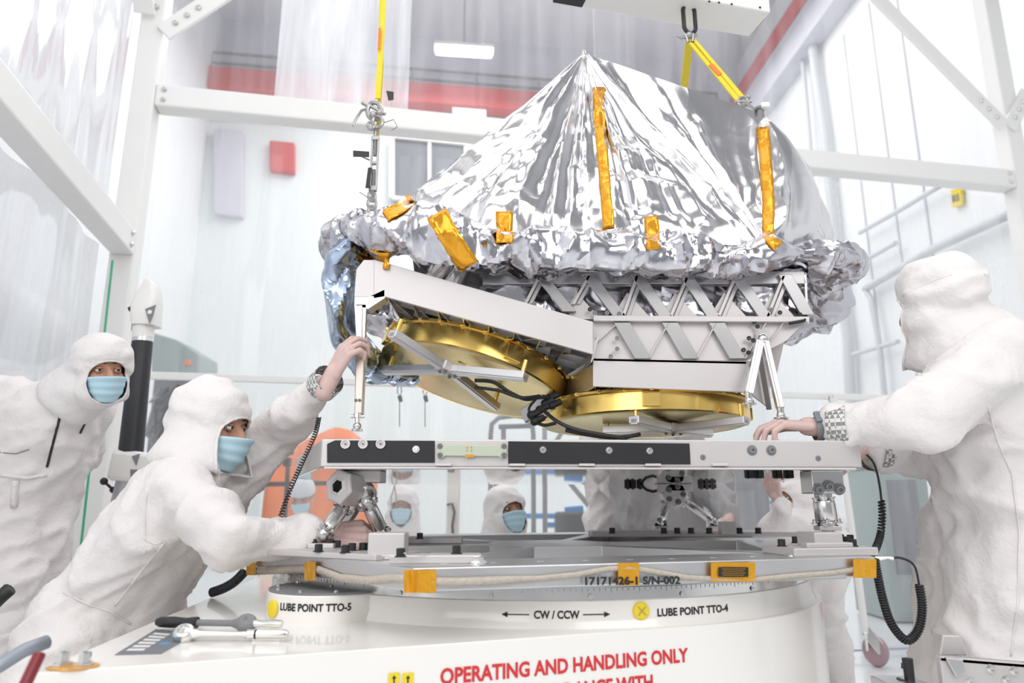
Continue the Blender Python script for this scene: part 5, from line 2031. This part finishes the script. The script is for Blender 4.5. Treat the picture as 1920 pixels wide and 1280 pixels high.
t = thing('rigging_line', 'yellow sling with steel shackle and turnbuckle lifting the left corner of the foil roll', 'sling', at(705, 300, 2.15))
TY = 2.15
T = lambda x, y, dy=0: at(x, y, TY + dy)
sd = V((1, 0, 0))
ribbon([T(721, -40), T(716, 60), T(712, 120), T(708, 184)], .018, sd, 'webbing', YELLOW, t, .006)
ribbon([T(716, -40, .015), T(713, 60, .015), T(716, 120, .015), T(711, 200, .015), T(707, 262, .02)], .012, sd, 'webbing', YELLOW, t, .004)
ribbon([T(712, 52, -.01), T(710, 92, -.01)], .008, sd, 'red_tag', ORANGE, t, .003)
m = MB()
m.tube([T(702 + 13 * math.cos(w), 208 + 16 * math.sin(w)) for w in [2 * PI * k / 18 for k in range(18)]], .008, 8, True)
m.tube([T(708 + 9 * math.cos(w), 228 + 11 * math.sin(w), -.01) for w in [2 * PI * k / 16 for k in range(16)]], .007, 8, True)
m.tube([T(695 + 6 * math.cos(w), 236 + 7 * math.sin(w), -.015) for w in [2 * PI * k / 12 for k in range(12)]], .005, 6, True)
m.cyl(T(690, 196), T(722, 214), .006).cyl(T(680, 192), T(692, 199), .008).ball(T(700, 216, -.01), .014).ball(T(712, 212, -.012), .012).ball(T(706, 240), .012)
m.tube([T(690, 204), T(678, 207), T(668, 222), T(662, 236)], .0045, 6)
m.cyl(T(704, 240), T(704, 262), .007)
m.build('shackle', GALV, t, smooth=40)
tb = MB()
for x in (698.5, 709.5):
    tb.bar(T(x, 262), T(x - 4, 354), .006, .012)
tb.box(T(704, 260), (.026, .016, .016)).box(T(702, 306), (.022, .014, .010)).box(T(699, 354), (.026, .016, .018))
tb.build('turnbuckle_body', GALV, t, bevel=.002)
MB().cyl(T(704, 258), T(703, 292), .006).cyl(T(701, 318), T(699, 372), .006).build('threaded_rod', GREYP, t, smooth=40)
m = MB()
for y, r in ((368, 9), (382, 11), (396, 10)):
    m.tube([T(697.5 + r * .7 * math.cos(w), y + r * math.sin(w)) for w in [2 * PI * k / 14 for k in range(14)]], .0055, 6, True)
m.box(T(696, 405), (.035, .025, .016))
m.build('chain_links', GALV, t, smooth=40)
for pts, nm in (([(724, 170), (738, 172), (738, 186), (728, 188)], 'black_tag'), ([(662, 282), (692, 284), (692, 294), (662, 293)], 'black_tag'), ([(690, 314), (697, 314), (692, 352), (685, 352)], 'black_tag')):
    MB().plate([T(x, y, -.02) for x, y in pts], (0, .003, 0)).build(nm, BLACK, t)
MB().tube([T(714, 232), T(738, 224), T(745, 238), T(734, 244)], .0015, 5).build('safety_wire', GREYP, t, smooth=True)
MB().tube([T(693, 300), T(684, 296), T(676, 292)], .0025, 5).build('tag_wire', GREYP, t, smooth=True)
MB().tube([T(700, 380), T(684, 366), T(674, 360)], .0015, 5).build('safety_wire', GREYP, t, smooth=True)

# ------------------------------------------------------------------ portable measuring arm
AY = 3.05
M_ = lambda x, y, dy=0: at(x, y, AY + dy)
t = thing('measuring_arm', 'black and white measuring arm standing upright on a tripod left of the leaning worker', 'measuring arm', V((-1.66, 3.05, 0)))
MB().cyl(M_(267, 640), M_(245, 850), .043, .05, 32).build('black_tube', CARBON, t, smooth=40)
MB().tube([M_(268, 634), M_(267.5, 641)], .044, 32).build('silver_band', STEEL, t, smooth=40)
MB().cyl(M_(269, 612), M_(268, 634), .046, .044, 32).build('collar', WHITE, t, smooth=40)
hd = MB()
prof = [(252, 612, 298), (249, 600, 299), (250, 575, 301), (258, 552, 303), (270, 535, 298), (278, 527, 285)]
rows = []
for (x0, y, x1) in prof:
    c = M_((x0 + x1) / 2, y)
    w = (x1 - x0) / 1357 * AY / 2
    rows.append([c + V((math.copysign(abs(math.cos(b)) ** .5, math.cos(b)) * w, math.copysign(abs(math.sin(b)) ** .5, math.sin(b)) * .055 * (1 if y > 560 else .7), 0)) for b in [2 * PI * k / 28 for k in range(28)]])
hd.grid(rows, False, True)
o_ = len(hd.v)
hd.f.append(tuple(range(27, -1, -1)))
hd.f.append(tuple(o_ - 28 + k for k in range(28)))
hd = hd.build('joint_housing', WHITE, t, smooth=35, bevel=.004)


def tri(pts, nm, m, par, off):
    return MB().plate([at(x, y, AY - off) for x, y in pts], (0, .004, 0)).build(nm, m, par)


tri([(272, 579), (292, 571), (287, 590), (280, 606)], 'dark_emblem', GREYP, hd, .064)
MB().ball(M_(281, 585, -.062), (.012, .004, .011)).build('emblem_dot', WHITE, hd, smooth=True)
MB().bar(M_(243, 582), M_(252, 577), .03, .022).build('side_knob', BLACK, t, bevel=.004)
MB().bar(M_(252, 588, -.01), M_(250, 620, -.01), .012, .02).build('cable_guard', BLACK, t, bevel=.003)
lo = MB().box(M_(243, 874), (.13, .11, .13), Matrix.Rotation(.1, 3, 'Y')).build('joint_housing', WHITE, t, bevel=.02)
tri([(247, 855), (262, 850), (255, 872)], 'dark_emblem', GREYP, lo, .062)
tri([(244, 880), (258, 880), (245, 897)], 'dark_emblem', GREYP, lo, .062)
MB().bar(M_(226, 855), M_(228, 900), .012, .03).build('cable_guard', BLACK, t, bevel=.003)
MB().cyl(M_(239, 892), M_(222, 950), .04, .034, 20).build('neck', mat('light_grey_metal', (.5, .5, .52), .4, .5), t, smooth=40)
c = M_(222, 950)
MB().cyl(c, V((c.x - .0, c.y, .62)), .034, .034, 20).build('tripod_column', MATS['light_grey_metal'], t, smooth=40)
for f_ in ((-.18, .12), (.3, .3), (.2, -.2)):
    MB().tube([V((c.x, c.y, .90)), V((c.x + f_[0], c.y + f_[1], .02))], [.02, .026], 12).build('tripod_leg', BLACK, t, smooth=40)
for a, b in (((195, 902), (212, 918)), ((190, 972), (215, 948))):
    MB().cyl(M_(*a), M_(*b), .006, .006, 8).ball(M_(*a), .016).ball(M_(*b), .014).build('clamp_handle', BLACK, t, smooth=40)
lp = M_(265, 905, -.3)
# blue writing on the worker's back badge is left to the worker

# ------------------------------------------------------------------ coiled grounding cords
def coil(pts, label, rc, turns, r=.0028, lead=0, tail=0, depth=None):
    P = []
    k = len(pts)
    for i in range(k - 1):
        p0, p1, p2, p3 = pts[max(0, i - 1)], pts[i], pts[i + 1], pts[min(k - 1, i + 2)]
        for s in range(20):
            u = s / 20
            P.append(.5 * ((2 * p1) + (p2 - p0) * u + (2 * p0 - 5 * p1 + 4 * p2 - p3) * u * u + (3 * p1 - p0 - 3 * p2 + p3) * u ** 3))
    P.append(pts[-1])
    L = [0]
    for i in range(1, len(P)):
        L.append(L[-1] + (P[i] - P[i - 1]).length)
    out = []
    N = int(turns * 10)
    up = None
    for i in range(N + 1):
        q = lerp(lead, 1 - tail, i / N) * L[-1]
        j = max(0, min(len(P) - 2, next((x for x in range(len(L) - 1) if L[x + 1] >= q), len(P) - 2)))
        u = (q - L[j]) / max(1e-6, L[j + 1] - L[j])
        c = lerp(P[j], P[j + 1], min(1, u))
        d = (P[j + 1] - P[j]).normalized()
        x = d.cross(V((0, 1, 0))).normalized()
        y = x.cross(d)
        w = 2 * PI * i / 10
        out.append(c + (x * math.cos(w) + y * math.sin(w)) * rc)
    pre = [p for p, l in zip(P, L) if l < lead * L[-1]]
    post = [p for p, l in zip(P, L) if l > (1 - tail) * L[-1]]
    o = MB().tube(pre + out + post, r, 6).build('coiled_cord', BLACK, smooth=True)
    tag(o, label, 'cord')
    return o


coil([at(598, 782, 1.99), at(590, 815, 1.96), at(565, 870, 1.93), at(545, 915, 1.9), at(526, 968, 1.9)], 'black coiled cord hanging from the raised sleeve of the leaning worker', .0055, 38, .0018)
coil([at(1625, 852, 2.06), at(1640, 872, 2.06), at(1650, 915, 2.05), at(1654, 965, 2.05), at(1650, 1005, 2.04), at(1640, 1032, 1.98), at(1634, 1036, 1.9)], 'black coiled cord dropping from the rear hand of the right worker to the plate corner', .008, 30, .003, lead=.33, tail=.02)
coil([at(1640, 1046, 1.88), at(1646, 1080, 1.88), at(1656, 1125, 1.88), at(1672, 1170, 1.88), at(1700, 1200, 1.88), at(1722, 1180, 1.88), at(1729, 1140, 1.88), at(1724, 1100, 1.88), at(1714, 1060, 1.88), at(1690, 1046, 1.88), at(1672, 1046, 1.88)], 'black coiled cord hanging in a loop below the right plate corner', .0085, 58, .003, lead=.0, tail=.23)
coil([at(458, 1072, 2.15), at(440, 1090, 2.15), at(420, 1102, 2.16), at(398, 1110, 2.18)], 'thick black ribbed hose behind the belly of the leaning worker', .009, 22, .0055)
c = at(1655, 1046, 1.88)
t = thing('alligator_clip', 'small steel clip joining the looped cord to the right plate corner', 'clip', c)
MB().tube([at(1640, 1045, 1.88), at(1650, 1047, 1.88), at(1664, 1045, 1.88), at(1674, 1047, 1.88)], [.004, .006, .0035, .005], 8).build('jaw', STEEL, t, smooth=40)
MB().bar(at(1646, 1041, 1.88), at(1662, 1049, 1.88), .004, .006).build('lever', ALU, t)

# ------------------------------------------------------------------ things beyond the back curtain
def G(px, Y):
    p = at(px, 943, Y)
    return V((p.x, p.y, 0))


t = thing('orange_tarp', 'orange tarp tent with a dark band beyond the curtain at left', 'tarp', G(560, 8.0))
P = []
prof = [(500, 1115), (492, 1000), (490, 915), (494, 870), (520, 838), (570, 806), (612, 794), (650, 812), (690, 850)]
Yo = 8.0
for i in range(25):
    x = lerp(482, 700, i / 24)
    ytop = np.interp(x, [482, 500, 540, 590, 612, 640, 700], [862, 850, 826, 800, 793, 800, 850])
    row = []
    for j in range(13):
        p = at(x, lerp(ytop, 1105, j / 12), Yo)
        p.y += .06 * noise.noise(V((i * .3, j * .25, 2))) + .5 * (1 - j / 12) ** 2
        row.append(p)
    row[-1].z = 0
    P.append(row)
MB().grid(P).build('tarp_sheet', ORANGE, t, smooth=True, fix=False, solid=.02)
MB().bar(at(480, 908, Yo - .1), at(640, 905, Yo - .1), .05, .05).build('dark_band', BLACK, t)

t = thing('light_stand', 'slim black lamp stand before the orange tarp', 'stand', G(540, 6.0))
MB().tube([at(540, 870, 6.0), V((at(536, 980, 6).x, 6.0, .05))], .018, 8).build('pole', BLACK, t, smooth=40)
MB().box(at(541, 838, 6), (.09, .07, .13)).bar(at(541, 822, 6), at(553, 818, 6), .05, .04).build('lamp_head', BLACK, t, bevel=.01)
MB().box(at(539, 866, 6), (.06, .05, .07)).build('clamp', BLACK, t, bevel=.006)
for k in range(3):
    b = 2 * PI * k / 3
    p = G(536, 6.0)
    MB().cyl(p + Z * .35, p + V((math.cos(b) * .3, math.sin(b) * .3, .02)), .012, .012, 8).build('leg', BLACK, t)

o = MB().plate([G(455, 6.6) + Z * .02, G(492, 6.6) + Z * .02, at(492, 872, 6.6), at(478, 864, 6.6), at(455, 868, 6.6)], (0, .06, 0)).build('white_screen', WALLM, bevel=.01)
tag(o, 'white ribbed screen panel standing at left of the orange tarp', 'screen')

t = thing('stair_rail', 'grey tubular stair rail standing beyond the curtain in the centre', 'railing', G(970, 6.3))
S_ = lambda x, y: at(x, y, 6.3)
for pts in ([(920, 1000), (920, 815), (922, 795), (935, 783), (965, 779), (985, 782), (998, 795), (1000, 815), (1000, 1000)], [(930, 940), (930, 840)], [(944, 800), (944, 1000)], [(1021, 775), (1021, 1000)], [(935, 800), (1000, 798)]):
    q = [S_(x, y) for x, y in pts]
    q[-1] = V((q[-1].x, q[-1].y, .0 if pts[-1][1] > 990 else q[-1].z))
    if pts[0][1] > 990:
        q[0] = V((q[0].x, q[0].y, 0))
    MB().tube(q, .022, 10).build('rail_tube', GREYP, t, smooth=True)
for k in range(2):
    MB().bar(S_(1068 + 30 * k, 905), S_(1135 + 30 * k, 985), .05, .04).build('stair_stringer', GREYP, t, bevel=.005)
MB().bar(S_(1021, 862), S_(1060, 800), .04, .04).build('stair_stringer', GREYP, t, bevel=.005)

t = thing('blue_lift_cart', 'blue tubular lift cart beyond the curtain right of the second head', 'cart', G(1060, 7.0))
K_ = lambda x, y: at(x, y, 7.0)
for a, b in (((975, 967), (1062, 967)), ((1022, 984), (1062, 984)), ((1060, 984), (1060, 967))):
    MB().bar(K_(*a), K_(*b), .05, .05).build('blue_bar', BLUE, t, bevel=.008)
MB().bar(K_(1060, 966), K_(1094, 963), .12, .16).build('blue_body', BLUE, t, bevel=.01)
q = K_(1096, 975)
MB().bar(q, V((q.x, q.y, 0.1)), .05, .05).build('blue_bar', BLUE, t, bevel=.008)
q = K_(1112, 985)
MB().plate([K_(1105, 1005), K_(1150, 1005), K_(1138, 948), K_(1128, 948)], (0, .1, 0)).build('blue_panel', BLUE, t, bevel=.01)
MB().box(V((K_(1075, 990).x, 7.0, .75)), (.35, .3, .34)).ball(K_(1072, 985), .1).build('black_motor', BLACK, t, bevel=.03)
for x in (1030, 1120):
    p = G(x, 7.0)
    MB().lathe([(.02, -.03), (.1, -.03), (.1, .03), (.02, .03)], p + Z * .1, (1, 0, 0), 20, True, True).build('wheel', BLACK, t, smooth=30)
    MB().bar(p + Z * .1, p + Z * .7, .04, .04).build('leg', BLUE, t)
MB().bar(G(1030, 7.0) + Z * .12, G(1120, 7.0) + Z * .12, .06, .05).build('blue_bar', BLUE, t)

t = thing('cabinet', 'tall dark grey cabinet beyond the curtain between grey gown and crouching worker', 'cabinet', G(1390, 5.9))
p0, p1 = G(1338, 5.9), G(1440, 5.9)
MB().box(V(((p0.x + p1.x) / 2, 6.1, .62)), (p1.x - p0.x, .5, 1.24)).build('body', DGREY, t, bevel=.01)
MB().box(V(((p0.x + p1.x) / 2, 5.845, .60)), ((p1.x - p0.x) * .46, .01, 1.0)).build('door', GREYP, t, bevel=.004)
t = thing('cabinet', 'green-grey machine cabinet beyond the curtain left of the right worker', 'cabinet', G(1700, 6.4))
p0, p1 = G(1652, 6.4), G(1745, 6.4)
MB().box(V(((p0.x + p1.x) / 2, 6.75, .66)), (p1.x - p0.x, .7, 1.3)).build('body', MACH, t, bevel=.02)
MB().box(V(((p0.x + p1.x) / 2 - .02, 6.395, .8)), (.26, .012, .8)).build('door', DGREY, t, bevel=.005)
MB().box(V(((p0.x + p1.x) / 2, 6.75, 1.33)), (p1.x - p0.x + .03, .73, .03)).build('top', GREYP, t, bevel=.004)
t = thing('machine', 'dark green-grey machine beyond the curtain behind the measuring arm', 'machine', G(330, 7.5))
p0, p1 = at(282, 640, 7.5), at(374, 702, 7.5)
MB().plate([at(283, 706, 7.5), at(374, 706, 7.5), at(374, 664, 7.5), at(330, 636, 7.5), at(283, 622, 7.5)], (0, .5, 0)).build('upper_housing', MACH, t, bevel=.02)
MB().plate([V((at(288, 706, 7.5).x, 7.55, 0)), V((at(350, 706, 7.5).x, 7.55, 0)), at(350, 708, 7.55), at(288, 708, 7.55)], (0, .4, 0)).build('cabinet_body', DGREY, t, bevel=.02)
random.seed(4)
for k in range(16):
    a = at(random.uniform(288, 346), random.uniform(716, 840), 7.5)
    b = at(random.uniform(288, 346), random.uniform(716, 860), 7.5)
    c_ = (a + b) / 2 + V((0, -.25, -.15))
    MB().tube([a, lerp(a, c_, .6), c_, lerp(c_, b, .4), b], .018, 6).build('cable', BLACK if k % 3 else GREYP, t, smooth=True)
MB().box(at(352, 680, 7.44), (.06, .04, .06)).build('orange_knob', ORANGE, t, bevel=.01)

o = MB().plate([atz(1738, 1176, 0) + Z * .012, atz(1785, 1176, 0) + Z * .012, atz(1790, 1164, 0) + Z * .012, atz(1745, 1164, 0) + Z * .012], (0, 0, -.011)).build('blue_mat', BLUE)
tag(o, 'bright blue mat on the white floor beyond the curtain at right', 'mat')
t = thing('red_chair', 'red padded chair back half hidden behind the right worker', 'chair', G(1790, 5.6))
q = V((at(1790, 1120, 5.6).x, 5.6, 0))
MB().box(q + Z * .26, (.14, .4, .38), Matrix.Rotation(.15, 3, 'Y')).build('backrest', REDS, t, bevel=.03)
MB().box(q + V((.2, 0, .18)), (.4, .4, .06)).build('seat', REDS, t, bevel=.02)
for dx in (0, .36):
    for dy in (-.17, .17):
        MB().cyl(q + V((dx, dy, .0)), q + V((dx, dy, .17)), .015).build('leg', STEEL, t)

# small tool lines hanging from the curtain rail
for k, (x, lb) in enumerate(((749, 'thin hanging line with grey ferrule left of the tilted dish bar'), (797, 'thin hanging line with dark ferrule right of the other hanging line'), (1558, 'thin hanging line with dark ferrule at right of the slim support bar'))):
    Yc = PA.y + (at(x, 760, 4.45).x - PA.x) * td.y / td.x + .04
    t = thing('hanging_line', lb, 'line', at(x, 720, Yc))
    MB().tube([at(x - 3, 722 if x < 1000 else 742, Yc), at(x - 4, 735 if x < 1000 else 750, Yc), at(x, 742 if x < 1000 else 756, Yc), at(x + 4, 735 if x < 1000 else 750, Yc), at(x + 3, 722 if x < 1000 else 742, Yc)], .0035, 6).tube([at(x, 742 if x < 1000 else 756, Yc), at(x, 800, Yc)], .003, 6).build('line', GREYP, t, smooth=True)
    MB().cyl(at(x, 742 if x < 1000 else 757, Yc), at(x + 3, 753 if x < 1000 else 771, Yc), .014, .012, 8).build('ferrule', DGREY, t)
for x, y0, y1, lb in ((738, 895, 952, 'thin cord loop hanging right of the face with glasses'), (1377, 905, 952, 'thin cord loop hanging in front of the dark grey cabinet')):
    Yc = PA.y + (at(x, 930, 4.5).x - PA.x) * td.y / td.x + .04
    o = MB().tube([at(x + 3, y0 - 40, Yc), at(x + 2, y0 + 15, Yc), at(x - 5, y0 + 38, Yc), at(x - 4, y1 - 4, Yc), at(x + 1, y1, Yc), at(x + 5, y1 - 6, Yc), at(x + 5, y0 + 38, Yc), at(x + 2, y0 + 16, Yc)], .004, 6).build('cord_loop', FELT, smooth=True)
    tag(o, lb, 'cord')
t = thing('cream_column', 'slim cream pole with a loose cord standing just before the back curtain', 'pole', V((at(850, 943, 4.25).x, 4.25, 0)))
q = V((at(850, 943, 4.25).x, 4.25, 0))
MB().box(q + Z * .65, (.075, .06, 1.3)).build('column', CREAM, t, bevel=.006)
MB().tube([at(838, 946, 4.2), at(848, 944, 4.2), at(852, 960, 4.2), at(848, 985, 4.2), at(850, 1010, 4.2)], .008, 6).build('cord', GREYP, t, smooth=True)

o = MB().tube([at(100, 1057, 3.35), at(140, 1056, 3.35), at(200, 1055, 3.4)], .012, 10).build('red_bar', ORANGE, smooth=40)
tag(o, 'short orange-red bar at knee height between the two left workers', 'bar')
o = MB().tube([at(108, 1082, 2.5), at(106, 1110, 2.5), at(96, 1130, 2.5), at(90, 1165, 2.5), at(86, 1200, 2.5)], .008, 8).build('black_strap', BLACK, smooth=True)
tag(o, 'black strap hanging beside the knee of the bending left worker', 'strap')

# ------------------------------------------------------------------ near things at the lower corners
t = thing('grey_handle_tube', 'blurred grey tube slanting in at the lower left corner', 'tube', at(0, 1280, 1.25))
MB().tube([at(-40, 1270, 1.3), at(0, 1247, 1.32), at(45, 1219, 1.36), at(88, 1203, 1.4)], .0125, 12).build('tube', mat('blue_grey_metal', (.33, .36, .41), .4, .4), t, smooth=True)
MB().tube([at(-40, 1270, 1.3), V((-1.05, 1.28, .02))], .0125, 12).build('leg', MATS['blue_grey_metal'], t, smooth=True)
t = thing('red_lever', 'dark red lever standing at the near left corner of the white base', 'lever', at(50, 1280, 1.15))
MB().bar(at(76, 1222, 1.15), at(44, 1290, 1.13), .016, .014).build('lever_bar', DKRED, t, bevel=.004)
MB().bar(at(44, 1290, 1.13), V((at(44, 1290, 1.13).x, 1.13, .02)), .016, .014).build('lever_post', DKRED, t, bevel=.004)
o = MB().tube([at(-30, 1150, 2.2), at(0, 1120, 2.2), at(18, 1104, 2.2)], .02, 10).build('black_hose', BLACK, smooth=True)
tag(o, 'black hose at the left edge beside the bending worker', 'hose')

WY = 1.72
W_ = lambda x, y, dy=0: at(x, y, WY + dy)
t = thing('work_stand', 'bright aluminium work stand with bolted side plate at the lower right corner', 'stand', V((at(1850, 943, WY).x, WY, 0)))
MB().plate([W_(1762, 1230), W_(1925, 1243), W_(1930, 1330), W_(1775, 1330)], (0, .02, 0)).build('side_plate', ALUW, t, bevel=.003)
MB().plate([W_(1762, 1231), W_(1925, 1244), W_(1925, 1240, .08), W_(1790, 1229, .08)], (0, 0, -.01)).build('top_plate', DGREY, t, bevel=.002)
MB().plate([W_(1768, 1190, .05), W_(1800, 1191, .05), W_(1815, 1229, .05), W_(1762, 1229, .05)], (0, .03, 0)).build('wedge_bracket', ALUW, t, bevel=.003)
MB().plate([W_(1773, 1232, -.01), W_(1806, 1236, -.01), W_(1812, 1262, -.01), W_(1794, 1270, -.01)], (0, .008, 0)).build('gusset', ALU, t, bevel=.002)
for x, y in ((1857, 1254), (1901, 1258), (1818, 1277), (1886, 1274)):
    MB().bolt(W_(x, y), (0, -1, 0), .008, .008, True).build('bolt', STEEL, t)
for x in (1790, 1920):
    q = W_(x, 1300, .05)
    MB().box(V((q.x + .02, q.y, q.z / 2)), (.05, .05, q.z)).build('leg', ALU, t, bevel=.004)
MB().box(W_(1690, 1287, .05), (.1, .09, .03)).build('foot_block', ALU, t, bevel=.004)
t2 = thing('black_peg', 'black upright peg with flange at the lower right beside the aluminium stand', 'peg', W_(1703, 1280, .05))
MB().cyl(W_(1706, 1275, .05), W_(1701, 1234, .05), .011, .012, 20).bar(W_(1692, 1248, .05), W_(1700, 1249, .05), .012, .012).build('post', BLACK, t2, smooth=40)
MB().cyl(W_(1705, 1275, .05), W_(1705, 1279, .05), .027, .027, 24).build('flange', BLACK, t2, smooth=40)
